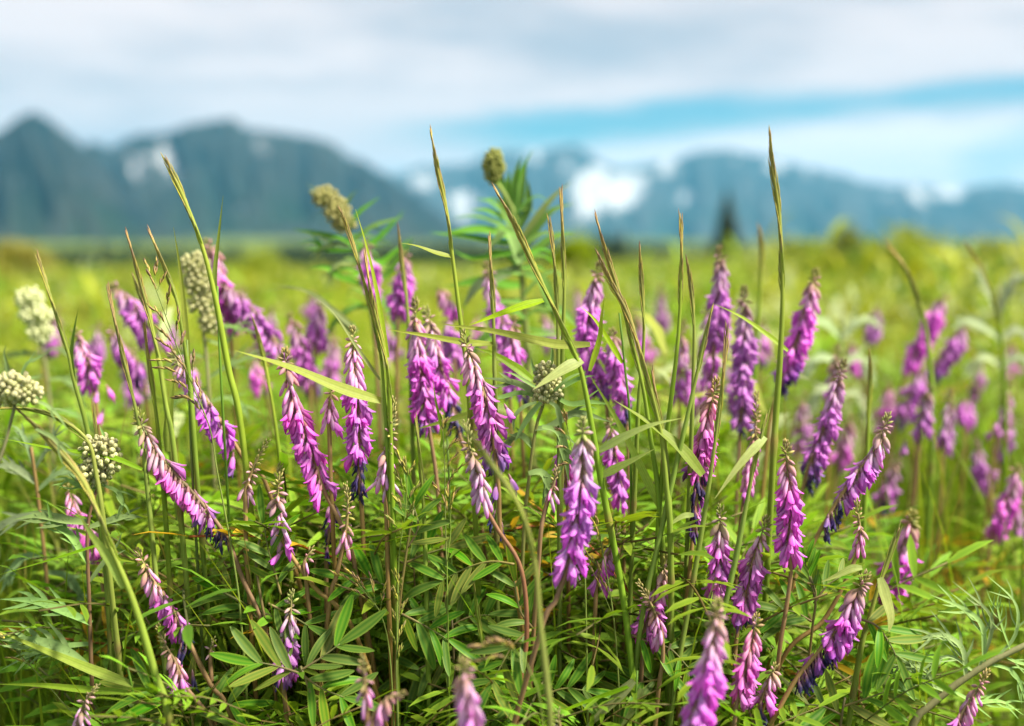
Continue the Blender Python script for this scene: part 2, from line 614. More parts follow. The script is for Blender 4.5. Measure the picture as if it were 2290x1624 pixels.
mountain('mountain_range', [(600, 440), (760, 400), (850, 392), (900, 386), (960, 374), (1050, 368), (1120, 342), (1170, 336), (1230, 332), (1288, 330), (1318, 352),
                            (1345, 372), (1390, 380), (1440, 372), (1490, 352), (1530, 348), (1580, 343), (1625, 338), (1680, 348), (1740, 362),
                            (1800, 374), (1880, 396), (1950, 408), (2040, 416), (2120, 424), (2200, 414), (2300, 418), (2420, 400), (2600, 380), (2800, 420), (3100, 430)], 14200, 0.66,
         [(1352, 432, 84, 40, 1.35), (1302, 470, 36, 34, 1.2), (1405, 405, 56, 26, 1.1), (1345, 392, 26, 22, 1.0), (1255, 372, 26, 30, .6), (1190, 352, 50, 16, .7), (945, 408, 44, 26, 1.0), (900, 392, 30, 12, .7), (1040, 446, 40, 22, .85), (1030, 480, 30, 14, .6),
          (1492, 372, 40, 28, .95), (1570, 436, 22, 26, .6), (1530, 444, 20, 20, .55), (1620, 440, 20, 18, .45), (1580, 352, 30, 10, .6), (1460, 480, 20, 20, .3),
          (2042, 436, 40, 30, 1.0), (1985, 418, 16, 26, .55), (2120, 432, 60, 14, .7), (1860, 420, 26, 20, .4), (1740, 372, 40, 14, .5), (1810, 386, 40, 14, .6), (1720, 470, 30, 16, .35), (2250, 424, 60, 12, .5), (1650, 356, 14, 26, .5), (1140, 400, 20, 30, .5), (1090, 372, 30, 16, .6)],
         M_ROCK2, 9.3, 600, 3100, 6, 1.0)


def conifer(h, r, layers=7, sides=9, rr=RND, col=(0.014, 0.030, 0.014)):
    """one spruce crown: tiers of drooping boughs with ragged ends"""
    b = MB()
    for k in range(layers):
        t = k / layers
        z0 = h * (0.10 + 0.88 * t)
        rad = r * (1 - t) ** 0.85 + 0.03 * r
        for j in range(sides):
            a = 2 * math.pi * (j + rr.random()) / sides
            L = rad * rr.uniform(0.65, 1.15)
            d = Vector((math.cos(a), math.sin(a), 0))
            p0 = Vector((0, 0, z0 + h * 0.10))
            p2 = d * L + Vector((0, 0, z0 - h * 0.02))
            p1 = (p0 + p2) / 2 + Vector((0, 0, h * 0.01))
            c = jit(col, 0.3, rr)
            b.strip([p0, p1, p2], lambda t, L=L: L * (0.08 + 0.34 * math.sin(math.pi * min(1, t * 0.8 + 0.1))), (0, 0, 1), lambda t, c=c: c, -0.4, 2)
    b.ball((0, 0, h * 0.97), (r * .06, r * .06, h * .05), col)
    b.tube([Vector((0, 0, h * q)) for q in (.1, .3, .6, .98)], lambda t: r * (.55 * (1 - t) + .03), lambda t: col, 7)
    return b


def forest():
    tm = [conifer(1.0, 0.2, 4, 5, random.Random(k), (0.011, 0.024, 0.013)) for k in range(3)]
    rr = random.Random(21)
    groups = [[], [], []]
    def add(x, y, h):
        groups[rr.randrange(3)].append((x, y, gz(x, y) - .1, h, rr.uniform(.9, 1.5), rr.uniform(0, 6.28), rr.uniform(.7, 1.3)))
    for _ in range(1500):                                   # the wood along the foot of the left slope
        y = rr.uniform(240, 420); x = rr.uniform(-0.62, 0.10) * y
        add(x, y, rr.uniform(4.0, 7.5))
    for _ in range(1300):
        y = rr.uniform(420, 1300); u = rr.uniform(-0.2, 0.65) if rr.random() < .9 else rr.uniform(-.65, -.2)
        add(u * y, y, rr.uniform(6, 11) * (0.8 if u > 0 else 1.0))
    V = []
    M = []; T = []
    objs = []
    b_all = None
    for k in range(3):
        mats, tints = [], []
        for (x, y, z, h, f, a, tn) in groups[k]:
            s, c = math.sin(a), math.cos(a)
            m = np.eye(4); m[:3, :3] = np.array([[c * h * f, -s * h * f, 0], [s * h * f, c * h * f, 0], [0, 0, h]]); m[:3, 3] = (x, y, z)
            mats.append(m); tints.append((tn, tn, tn))
        me = fast_mesh('forest', tm[k], np.array(mats), np.array(tints), M_NEEDLE)
        objs.append(me)
    # one mass of far trees
    import bmesh
    bm = bmesh.new()
    for me in objs:
        bm.from_mesh(me)
    me = bpy.data.meshes.new('forest'); bm.to_mesh(me); bm.free()
    me.materials.append(M_NEEDLE)
    stuff('forest', me, 'dark line of distant conifers along the foot of the mountains', 'forest')


forest()


def spruce(u, v_top, v_foot, d, label, r=0.16):
    foot = P(u, v_foot, d); foot.z = gz(foot.x, foot.y)
    h = P(u, v_top, d).z - foot.z
    t = thing('spruce_tree', label, 'tree', foot)
    b = MB().tube([Vector((0, 0, -0.05)), Vector((0, 0, h * .5)), Vector((0, 0, h * .97))], lambda t: h * 0.018 * (1.05 - t), lambda t: (0.09, 0.06, 0.04))
    put('trunk', b.mesh('trunk', M_STEM), t)
    put('crown', conifer(h, h * r, 16, 13, random.Random(int(u)), (0.016, 0.026, 0.013)).mesh('crown', M_NEEDLE), t)


spruce(1624, 425, 590, 70, 'slim dark lone spruce standing far off in the meadow', 0.27)


def shrub(u, v_top, d, wpx, label, col, seed):
    rr = random.Random(seed)
    foot = P(u, 600, d); foot.z = gz(foot.x, foot.y)
    h = P(u, v_top, d).z - foot.z
    R = wpx / FPX * d / 2
    t = thing('willow_shrub', label, 'shrub', foot, 'willow shrubs at the far edge of the meadow')
    st = MB()
    tips = []
    for k in range(9):
        a = rr.uniform(0, 6.28); q = rr.uniform(0.2, 0.8) * R
        p = Vector((math.cos(a) * q, math.sin(a) * q, h * rr.uniform(0.6, 0.9)))
        pts = smooth([Vector((math.cos(a) * .04, math.sin(a) * .04, -.03)), p * 0.5 + Vector((0, 0, h * .05)), p], 5)
        st.tube(pts, lambda t: h * 0.012 * (1.1 - t), lambda t: (0.11, 0.08, 0.05), 5)
        tips.append(p)
    put('branch', st.mesh('branch', M_STEM), t)
    N = 3600
    leaf = MB().strip([Vector((0, 0, 0)), Vector((.5, 0, .06)), Vector((1, 0, 0))], lambda t: .17 * math.sin(math.pi * min(.98, t + .02)), (0, 0, 1), lambda t: col, .2, 2)
    mats, tints = [], []
    cl = [(rr.gauss(0, .42) * R, rr.gauss(0, .42) * R, h * rr.uniform(.35, .93), rr.uniform(.14, .3)) for _ in range(34)]
    for k in range(N):
        cx, cy, cz, cr = cl[rr.randrange(len(cl))]
        fall = max(0.15, 1 - (cx * cx + cy * cy) / (R * R) * 0.5)
        p = Vector((cx + rr.gauss(0, cr * R * .6), cy + rr.gauss(0, cr * R * .6), max(.05, cz * fall + rr.gauss(0, cr * h * .35))))
        s = h * rr.uniform(0.07, 0.14)
        m = Matrix.Translation(p) @ Matrix.Rotation(rr.uniform(0, 6.28), 4, 'Z') @ Matrix.Rotation(rr.uniform(-1.2, .6), 4, 'Y') @ Matrix.Rotation(rr.uniform(-1, 1), 4, 'X') @ Matrix.Scale(s, 4)
        mats.append(np.array(m)); q = rr.uniform(.6, 1.4); tints.append((q, q, q))
    put('crown', fast_mesh('crown', leaf, np.array(mats), np.array(tints), M_SHRUB), t)


YG, DG, OG = (0.240, 0.300, 0.024), (0.230, 0.310, 0.034), (0.300, 0.300, 0.040)
shrub(1895, 512, 16, 130, 'small rounded green shrub on the skyline, beyond the tall grass spikes', DG, 1)
shrub(2030, 512, 12, 240, 'broad yellow-green shrub rising above the meadow edge', YG, 2)
shrub(2190, 530, 15, 260, 'low wide olive shrub at the meadow edge by the picture border', DG, 3)
shrub(1800, 535, 14, 180, 'low light-green shrub left of the rounded skyline shrub', YG, 4)
shrub(40, 545, 13, 190, 'brownish olive shrub in the far meadow below the first peak', OG, 5)
shrub(1285, 530, 15, 140, 'bright green shrub in the far meadow behind the leafy tall herb', YG, 6)
shrub(590, 560, 17, 160, 'low green shrub in the far meadow below the second mountain', YG, 7)


def haze():
    v = [(x, y, z) for z in (-9.0, 1560.0) for (x, y) in ((-20500, -20500), (20500, -20500), (20500, 20500), (-20500, 20500))]
    f = [(3, 2, 1, 0), (4, 5, 6, 7), (0, 1, 5, 4), (1, 2, 6, 5), (2, 3, 7, 6), (3, 0, 4, 7)]
    me = bpy.data.meshes.new('haze'); me.from_pydata(v, [], f)
    m, g = new_mat('haze')
    pv = g.N.new('ShaderNodeVolumePrincipled')
    pv.inputs['Color'].default_value = (0.11, 0.50, 0.80, 1)
    pv.inputs['Density'].default_value = 4.2e-5
    pv.inputs['Anisotropy'].default_value = 0.0
    o = g.N.new('ShaderNodeOutputMaterial'); g.L.new(pv.outputs[0], o.inputs['Volume'])
    me.materials.append(m)
    ob = put('haze', me); ob['kind'] = 'stuff'; ob['label'] = 'thin blue mountain haze filling the valley'; ob['category'] = 'haze'


haze()

# ---------------------------------------------------------------- plant pieces shared between plants
TAN, ROSE, CREAM = (0.33, 0.22, 0.14), (0.47, 0.21, 0.34), (0.42, 0.40, 0.16)
LILAC, MAG, DEEP, PALE = (0.68, 0.32, 0.66), (0.69, 0.160, 0.70), (0.50, 0.070, 0.56), (0.78, 0.50, 0.74)
INDIGO, NAVY = (0.075, 0.048, 0.200), (0.026, 0.026, 0.090)


def floret_open(seed):
    """a pea flower: small calyx, raised standard, two wings and the long blunt keel"""
    r = random.Random(seed)
    b = MB()
    cx = lerp3(TAN, ROSE, r.uniform(.3, .9))
    b.loft([(-.06, .03, .018, .018, TAN), (0.0, .02, .04, .04, cx), (.10, 0.0, .070, .072, cx), (.20, 0, .074, .074, ROSE), (.25, 0, .05, .05, PALE)], 6)
    k = r.uniform(.9, 1.12); dr = r.uniform(-.02, .05)
    b.loft([(.16, -.01, .045, .045, PALE), (.36, -.03, .062 * k, .085, LILAC), (.58, -.06, .066 * k, .120 * k, MAG), (.78, -.09 - dr, .060 * k, .155 * k, MAG),
            (.90, -.13 - dr, .042, .130 * k, lerp3(MAG, DEEP, .4)), (1.0, -.20 - dr, .022, .070, DEEP), (1.07, -.25 - dr, .006, .02, DEEP)], 6)
    lift = r.uniform(.7, 1.35)
    pts = [Vector((.15, 0, .05)), Vector((.32, 0, .095)), Vector((.50, 0, .12 + .03 * lift)), Vector((.66, 0, .12 + .09 * lift)), Vector((.78, 0, .11 + .18 * lift))]
    b.strip(pts, lambda t: .040 + .095 * math.sin(math.pi * min(1, t * .9)) ** .8 * (1 if t < .95 else .25), (0, 0, 1), lambda t: lerp3(PALE, MAG, min(1, t * 1.2)), -.55, 4, DEEP)
    for s in (-1, 1):
        o = r.uniform(.05, .10)
        pts = [Vector((.18, s * .05, .01)), Vector((.42, s * (.07 + o * .4), .02)), Vector((.66, s * (.075 + o), -.01)), Vector((.86, s * (.07 + o * 1.4), -.05))]
        b.strip(pts, lambda t: .020 + .052 * math.sin(math.pi * min(1, t * .92 + .04)), (0, s, .35), lambda t: lerp3(LILAC, MAG, min(1, t * 1.4)), -.2, 2)
    return b


def floret_closed(seed):
    """a lilac flower still folded: long slim club with a tan calyx"""
    r = random.Random(seed); b = MB()
    cx = lerp3(TAN, ROSE, r.random())
    q = r.uniform(.85, 1.1); d = r.uniform(-.03, .06)
    b.loft([(-.05, .03, .018, .018, TAN), (.03, .01, .05, .05, cx), (.14, 0, .080, .080, cx), (.21, -.005, .088, .09, lerp3(cx, PALE, .75)), (.50, -.02, .085 * q, .105 * q, PALE),
            (.72, -.04 - d, .082 * q, .115 * q, LILAC), (.90, -.06 - d, .055, .085, lerp3(LILAC, MAG, .5)), (1.0, -.075 - d, .012, .02, MAG)], 7)
    return b


def bud(seed, a, c):
    r = random.Random(seed); b = MB()
    f = r.uniform(.9, 1.15)
    b.loft([(-.15, .04, .03, .03, TAN), (0, .01, .08, .08, a), (.2, 0, .165 * f, .165 * f, a), (.45, -.01, .185 * f, .185 * f, lerp3(a, c, .5)), (.7, -.02, .15 * f, .15 * f, c),
            (.92, -.03, .06, .06, c), (1.0, -.03, .012, .012, lerp3(c, TAN, .4))], 6)
    return b


def floret_wilted(seed):
    r = random.Random(seed); b = floret_open(seed + 50)
    v2, c2 = [], []
    for (x, y, z), c in zip(b.v, b.c):
        a = x * r.uniform(.9, 1.6)
        y, z = y * .75, z * .62
        y, z = y * math.cos(a) - z * math.sin(a), y * math.sin(a) + z * math.cos(a)
        z += .03 * math.sin(x * 9 + seed)
        v2.append((x, y, z - .05 * x))
        t = max(0, min(1, (x - .18) / .25))
        c2.append(lerp3(lerp3(TAN, ROSE, .4), jit(lerp3(INDIGO, NAVY, r.random()), .25, r), t))
    b.v, b.c = v2, c2
    return b


def floret_fading(seed):
    b = floret_open(seed + 90)
    b.c = [lerp3(c, (0.17, 0.075, 0.36), max(0, min(.85, (v[0] - .2) * 1.6))) for v, c in zip(b.v, b.c)]
    return b


def spikelet(seed, a, c):
    """a flattened grass spikelet, sharp pointed, ridged"""
    b = MB()
    b.loft([(0, 0, .035, .035, a), (.2, .01, .085, .06, a), (.45, .015, .095, .07, lerp3(a, c, .25)), (.7, .01, .07, .055, lerp3(a, c, .7)), (.9, 0, .03, .025, c), (1.02, -.01, .006, .006, c)], 6)
    b.c = [lerp3(q, (q[0] * 1.7, q[1] * 1.6, q[2] * 1.5), 1.0) if (i % 6) in (0, 3) else tuple(k * .62 for k in q) for i, q in enumerate(b.c)]
    return b


def leaflet(seed, col, edge, rows=8):
    r = random.Random(seed)
    b = MB()
    bend = r.uniform(-.06, .10); fold = r.uniform(.05, .35)
    pts = [Vector((k / rows, .02 * math.sin(k / rows * 3 + seed), bend * math.sin(math.pi * k / rows) - .05 * (k / rows) ** 2)) for k in range(rows + 1)]
    b.strip(pts, lambda t: 0.012 + .092 * (math.sin(math.pi * min(.995, t * .97 + .02)) ** .62) * (1 if t < .98 else .4), (0, 0, 1), lambda t: col, fold, 4, edge)
    return b


class Kit:
    pass


K = Kit()
K.OPEN = [floret_open(s) for s in range(6)]
K.CLOSED = [floret_closed(s) for s in range(4)]
K.PINKBUD = [bud(s, (.34, .22, .16), (.50, .27, .34)) for s in range(3)]
K.GREENBUD = [bud(s + 5, (.22, .23, .065), (.36, .31, .12)) for s in range(3)]
K.WILT = [floret_wilted(s) for s in range(4)]
K.FADE = [floret_fading(s) for s in range(3)]
for nm, kit, mat in (('floret', 'OPEN', M_PETAL), ('closed_floret', 'CLOSED', M_PETAL), ('bud', 'PINKBUD', M_BUD), ('bud', 'GREENBUD', M_BUD), ('wilted_floret', 'WILT', M_PETAL), ('fading_floret', 'FADE', M_PETAL)):
    setattr(K, kit + '_ME', [q.mesh(nm, mat) for q in getattr(K, kit)])
SP_G, SP_Y, SP_B = (0.190, 0.250, 0.030), (0.400, 0.350, 0.080), (0.270, 0.140, 0.085)
K.SPK = [spikelet(0, SP_G, (0.24, 0.26, 0.06)), spikelet(1, (0.20, 0.21, 0.045), SP_Y), spikelet(2, SP_Y, lerp3(SP_Y, SP_B, .8)), spikelet(3, lerp3(SP_Y, SP_B, .5), (0.16, 0.085, 0.080))]
K.SPK_ME = [q.mesh('spikelet', M_SPIKE) for q in K.SPK]
LEAF_C, LEAF_E = (0.054, 0.165, 0.016), (0.190, 0.290, 0.035)
K.LEAFLET = [leaflet(s, jit(LEAF_C, .15), LEAF_E) for s in range(4)] + [leaflet(4, (0.085, 0.165, 0.018), (0.26, 0.27, 0.04))]
K.LEAFLET_ME = [q.mesh('leaflet', M_LEAF) for q in K.LEAFLET]
FROST, FROST_D = (0.60, 0.58, 0.31), (0.42, 0.42, 0.18)


def round_bud(seed):
    r = random.Random(seed); b = MB()
    b.ball((0, 0, .6), (.5, .5, .62), FROST, 7, 6, lerp3(FROST, (.2, .17, .09), .5))
    b.c = [lerp3(c, (.13, .15, .06), .75 if (i % 3 == 0) else .0) for i, c in enumerate(b.c)]
    return b


K.RBUD = [round_bud(s) for s in range(3)]
K.RBUD_ME = [q.mesh('flower_bud', M_FELT) for q in K.RBUD]


def frame(x, z, origin, s, sy=1.0):
    """matrix whose local X runs along x, local Z as near z as can be"""
    x = x.normalized()
    y = z.cross(x)
    if y.length < 1e-5:
        y = Vector((0, 1, 0)).cross(x)
    y.normalize()
    z = x.cross(y)
    m = Matrix.Identity(4)
    for i in range(3):
        m[i][0], m[i][1], m[i][2], m[i][3] = x[i] * s, y[i] * s * sy, z[i] * s * sy, origin[i]
    return m


def ground_run(pts, r=RND, lean=0.35):
    """carry the last picture point on down to the soil"""
    a, b = pts[-2], pts[-1]
    d = (b - a)
    dz = max(0.02, b.z)
    dx = d.x / max(1e-4, -d.z) if d.z < 0 else 0
    dx = max(-.5, min(.5, dx))
    foot = Vector((b.x + dx * dz * lean, b.y + r.uniform(-.01, .03), -0.004))
    mid = b.lerp(foot, .5) + Vector((dx * dz * lean * .25, 0, 0))
    return [mid, foot]


STEM_G, STEM_B, STEM_R = (0.130, 0.180, 0.035), (0.230, 0.140, 0.050), (0.190, 0.075, 0.045)


def compound_leaf(parent, base, pts, d, n, ll, name='leaf', dd=0.0, face=None, dark=1.0, sweep=.9, seed=0):
    """a feather leaf: rachis through the picture points, paired leaflets, one at the end"""
    r = random.Random(seed + int(pts[0][0]))
    k = len(pts) - 1
    W = [P(u, v, d + dd * i / k) for i, (u, v) in enumerate(pts)]
    C = smooth(W, 4 * n)
    me = MB().tube(C, lambda t: .00085 * (1.15 - .6 * t), lambda t: lerp3((.20, .15, .06), (.14, .17, .05), t), 5).mesh(name, M_STEM, base)
    lf = put(name, me, parent)
    B = Vector(base)
    face = Vector(face or (0, -.75, .65)).normalized()
    start = int(len(C) * .16)
    for i in range(n):
        j = int(start + (len(C) - 2 - start) * i / max(1, n - 1))
        tan = (C[min(len(C) - 1, j + 1)] - C[j - 1]).normalized()
        side = tan.cross(face).normalized()
        for s in (-1, 1):
            ang = r.uniform(.82, 1.15) * sweep
            x = tan * math.cos(ang) + side * (s * math.sin(ang)) + face * r.uniform(-.25, .30)
            L = ll * r.uniform(.85, 1.1) * (0.78 + .3 * math.sin(math.pi * (i + 1) / (n + 1)))
            nz = (face + side * r.uniform(-.35, .35) + tan * r.uniform(-.2, .2)).normalized()
            put('leaflet', K.LEAFLET_ME[r.randrange(5)], lf, frame(x, nz, C[j] - B, L, r.uniform(.85, 1.1)))
    tan = (C[-1] - C[-3]).normalized()
    put('leaflet', K.LEAFLET_ME[r.randrange(5)], lf, frame(tan, face, C[-1] - B, ll * r.uniform(1, 1.15)))
    return lf


def one_blade(parent, base, pts, d, wpx, col=None, dd=0.0, face=(0, -.8, .6), fold=.22, name='grass_blade', twist=0.0, shape=0.0):
    """a grass leaf from where it joins the stalk (first point) to its tip"""
    k = len(pts) - 1
    W = [P(u, v, d + dd * i / k) for i, (u, v) in enumerate(pts)]
    C = smooth(W, 14)
    hw = wpx / FPX * d / 2
    c0 = jit(col or (0.150, 0.220, 0.040), .1)
    ed = lerp3(c0, (.40, .44, .10), .35)
    twist = twist or RND.uniform(-.7, .7)
    b = MB().strip(C, lambda t: max(.00012, hw * (min(1, .5 + t * 2.5)) * (1 - t ** (1.5 + shape)) ** .95), face, lambda t: lerp3(c0, (c0[0] * 1.15, c0[1] * 1.05, c0[2]), t), fold, 8, ed, twist)
    return put(name, b.mesh(name, M_BLADE, base), parent)


PALE_B = (0.36, 0.44, 0.15)
MID_B = (0.200, 0.330, 0.026)
DARK_B = (0.095, 0.200, 0.022)
YEL_B = (0.290, 0.390, 0.036)


BUDDY = 'sweetvetch spikes still in bud'


def sweetvetch(label, fl, st, d, stage, size=1.0, dens=1.0, dd=0.0, group='purple sweetvetch flower spikes', stem_c=None, joined=False, leaves=(), droop=1.0, db=None, wid=1.0, bunch=None):
    """one flowering stalk: the flowered axis fl (tip first) and the stem st below it, both as picture points at depth d"""
    r = random.Random(int(fl[0][0] * 7 + fl[0][1]))
    joined = joined or d >= .94
    size = size * 1.03
    k = len(fl) - 1
    A = [P(u, v, d + dd * i / k) for i, (u, v) in enumerate(fl)]
    db = d + dd if db is None else db
    S = [P(u, v, d + dd + (db - d - dd) * (i + 1) / max(1, len(st))) for i, (u, v) in enumerate(st)]
    allp = A + S
    foot = ground_run(allp, r)
    base = foot[-1].copy(); base.z = gz(base.x, base.y)
    root = thing('sweetvetch', label, 'flower', base, group)
    axis = smooth(A, 60)
    La = length(axis)
    full = smooth(A + S + foot, 70)
    Lf = length(full)
    sc_ = stem_c or STEM_B
    fa = La / Lf
    def rad(t):
        return .00042 + .0011 * min(1, t / max(.05, fa)) + .0006 * t
    def colr(t):
        return grad([(0, (.24, .22, .09)), (fa, lerp3(sc_, TAN, .35)), (min(.99, fa + .25), sc_), (1, STEM_R)], t)
    put('stem', MB().tube(full, rad, colr, 6).mesh('stem', M_STEM, base), root)
    n = int(La / (0.00118 if group != BUDDY else 0.00100) * dens)
    mb = MB() if joined else None
    a0, b0, c0 = stage
    if group != BUDDY:
        a0, b0 = a0 * .85, a0 * .85 + (b0 - a0) * .85
    hue = (r.uniform(.88, 1.1), r.uniform(.85, 1.15), r.uniform(.88, 1.08), 1.0)
    ph = r.uniform(0, 6.28)
    for i in range(n):
        t = ((i + .5) / n) ** (1.4 if group != BUDDY else 1.15)
        j = min(59, int(t * 60))
        p = axis[j].lerp(axis[j + 1], t * 60 - j)
        tan = (axis[j] - axis[j + 1]).normalized()          # towards the tip
        ph += 2.39996 + r.uniform(-.35, .35)
        e1 = tan.cross(Vector((.2, 1, .1))).normalized(); e2 = tan.cross(e1)
        out = e1 * math.cos(ph) + e2 * math.sin(ph)
        hang = Vector((0, 0, -1)) - tan * Vector((0, 0, -1)).dot(tan)
        out = (out + hang * 1.15 * sstep(.12, .4, t)).normalized()
        if t < a0:
            q = t / max(1e-4, a0)
            kit, nm = ('GREENBUD' if (q < .55 or r.random() < .25) else 'PINKBUD'), 'bud'
            L = (.0030 + .0040 * q) * r.uniform(.9, 1.15)
            L *= .92
            x = tan * (1.5 - 1.35 * q) + out * (.45 + .3 * q) + Vector((0, 0, -1)) * (.75 * q * droop)
        elif t < b0:
            q = (t - a0) / max(1e-4, b0 - a0)
            kit, nm = ('CLOSED' if q > .22 or r.random() < .4 else 'PINKBUD'), 'closed_floret'
            if kit == 'PINKBUD':
                nm = 'bud'
            L = (.0098 + .0060 * q) * r.uniform(.92, 1.1)
            x = out * (.60 - .10 * q) * wid + Vector((0, 0, -1)) * (.75 + .45 * q) * droop + tan * .05
        elif t < c0:
            q = (t - b0) / max(1e-4, c0 - b0)
            kit, nm = ('FADE', 'fading_floret') if (q > .8 and c0 < .98 and r.random() < (q - .7) * 2.2) else ('OPEN', 'floret')
            L = .0158 * r.uniform(.85, 1.12)
            x = out * r.uniform(.40, 1.0) * wid + Vector((0, 0, -1)) * r.uniform(.85, 1.15) * droop
        else:
            if r.random() < .25:
                continue
            kit, nm = ('FADE', 'fading_floret') if r.random() < .18 else ('WILT', 'wilted_floret')
            L = .0140 * r.uniform(.8, 1.1)
            x = out * r.uniform(.25, .65) * wid + Vector((0, 0, -1)) * r.uniform(.9, 1.2)
        x = x + Vector((r.uniform(-.12, .12), r.uniform(-.12, .12), r.uniform(-.1, .1)))
        L *= size
        org = p + out * (.0012 * size) + Vector((0, 0, .0006))
        vs = getattr(K, kit)
        ix = r.randrange(len(vs))
        roll = out + Vector((r.uniform(-.5, .5), r.uniform(-.5, .5), r.uniform(-.2, .2)))
        if r.random() < .05:
            continue
        m = frame(x, roll, org - base, L, 1.05 if kit == 'OPEN' else 1.05 if kit in ('FADE', 'CLOSED') else 1.05)
        if joined:
            q = r.uniform(.85, 1.15)
            mb.add(vs[ix], m, (q, q, q))
        else:
            put(nm, getattr(K, kit + '_ME')[ix], root, m).color = hue
    if joined:
        put('flower_head', mb.mesh('flower_head', M_PETAL), root)
    for (u, v, ang, kit) in (bunch or ()):
        p = P(u, v, d)
        x = Vector((math.cos(math.radians(ang)), -.2, -math.sin(math.radians(ang))))
        vs = getattr(K, kit + '_ME')
        put({'OPEN': 'floret', 'WILT': 'wilted_floret', 'CLOSED': 'closed_floret', 'FADE': 'fading_floret'}[kit], vs[r.randrange(len(vs))], root, frame(x, Vector((.3, -.8, .4)), p - base, .0150 * size))
    for q in leaves:
        compound_leaf(root, base, **q)
    return root


def grass_stalk(label, sp, st, d, wpx=13, tone=1, dd=0.0, db=None, group='tall grass stalks with narrow seed spikes', blades_=(), stem_c=(0.170, 0.250, 0.030), joined=False, spw=1.0):
    """a wild-rye stalk: slim braided spike sp (tip first), stem st below it, leaf blades"""
    r = random.Random(int(sp[0][0] * 13 + sp[0][1]))
    k = len(sp) - 1
    A = [P(u, v, d + dd * i / k) for i, (u, v) in enumerate(sp)]
    db = d + dd if db is None else db
    S = [P(u, v, d + dd + (db - d - dd) * (i + 1) / max(1, len(st))) for i, (u, v) in enumerate(st)]
    foot = ground_run(A + S, r, .25)
    base = foot[-1].copy(); base.z = gz(base.x, base.y)
    root = thing('grass_stalk', label, 'grass', base, group)
    axis = smooth(A, 60)
    La = length(axis)
    full = smooth(A + S + foot, 90)
    fa = La / length(full)
    w0 = wpx * 1.15 / FPX * d
    sc_ = jit(stem_c, .12, r)
    nodes = [fa + (1 - fa) * q for q in (r.uniform(.2, .35), r.uniform(.55, .75))]
    knot = lambda t: max(math.exp(-((t - q) / .010) ** 2) for q in nodes)
    put('stem', MB().tube(full, lambda t: w0 * (.04 + .22 * min(1, t / fa * 3.2) + .15 * min(1, max(0, (t - fa) / .12)) + .10 * knot(t)), lambda t: lerp3(grad([(0, lerp3(SP_B, SP_Y, .3)), (fa * .35, lerp3(sc_, SP_B, .5 * min(1, tone))), (fa * .8, lerp3(sc_, SP_Y, .25)), (min(.97, fa + .1), sc_), (1, (sc_[0] * .8, sc_[1] * .85, sc_[2]))], t), (.20, .12, .05), .7 * knot(t)), 7).mesh('stem', M_STEM, base), root)
    Ls = max(.0090, .0118 * w0 / .0046)
    n = int(La / (Ls * .29)) + 2
    ph = r.uniform(0, 3.14)
    mb = MB()
    for i in range(n):
        t = i / (n - 1)
        tt = .035 + .965 * t
        j = min(59, int(tt * 60 - 1e-6))
        p = axis[j].lerp(axis[j + 1], tt * 60 - j)
        tan = (axis[max(0, j - 1)] - axis[min(60, j + 1)]).normalized()
        ph += math.pi + .16 + r.uniform(-.08, .08)
        e1 = tan.cross(Vector((.1, 1, .1))).normalized(); e2 = tan.cross(e1)
        out = e1 * math.cos(ph) + e2 * math.sin(ph) * .8
        L = Ls * (.62 + .42 * math.sin(math.pi * min(1, .12 + t * .6))) * r.uniform(.93, 1.07)
        x = tan + out * r.uniform(.05, .12) * spw
        q = tone * 1.25 * (1 - t) ** .8 + r.uniform(-.2, .2)
        ix = 3 if q > 1.25 else 2 if q > .72 else 1 if q > .28 else 0
        org = p + out * (w0 * .21 * min(1, .35 + 3 * t)) - tan * (L * .35)
        m = frame(x, out, org - base, L, (w0 * 2.5) / L * .58)
        if joined:
            mb.add(K.SPK[ix], m)
        else:
            put('spikelet', K.SPK_ME[ix], root, m)
    if joined:
        put('seed_head', mb.mesh('seed_head', M_SPIKE), root)
    for bl in blades_:
        one_blade(root, base, d=bl.pop('d', d), **bl)
    return root


def lobed_leaf(parent, base, pts, d, wpx, lobes=3, dd=0.0, col=(0.150, 0.235, 0.075), face=(0, -.7, .7), name='leaf', seed=0):
    """a narrow felted leaf with a few slender curling lobes"""
    r = random.Random(seed + int(pts[0][0] * 3 + pts[-1][1]))
    k = len(pts) - 1
    C = smooth([P(u, v, d + dd * i / k) for i, (u, v) in enumerate(pts)], 14)
    hw = wpx / FPX * d / 2
    L = length(C)
    c0 = jit(col, .12, r)
    b = MB().strip(C, lambda t: hw * (.45 + .75 * math.sin(math.pi * min(1, t * .8 + .08))) * (1 - t ** 3) + .0001, face, lambda t: c0, .45, 2, tuple(k * 1.22 for k in c0), r.uniform(-.4, .4))
    fz = Vector(face)
    for i in range(lobes):
        j = int(3 + 8 * (i + .5) / max(1, lobes)) if lobes else 5
        for s in (-1, 1):
            tan = (C[j + 1] - C[j - 1]).normalized(); side = tan.cross(fz).normalized() * s
            l2 = L * r.uniform(.16, .32) * (1.15 - i / max(1, lobes) * .5)
            q = [C[j], C[j] + (tan * .8 + side * .6) * l2 * .5, C[j] + (tan * 1.5 + side * .75 + Vector((0, 0, r.uniform(-.35, .25)))) * l2 * .75]
            b.strip(smooth(q, 6), lambda t: hw * .55 * (1 - t ** 2.0) + .0001, face, lambda t: c0, .4, 2)
    return put(name, b.mesh(name, M_FELT, base), parent)


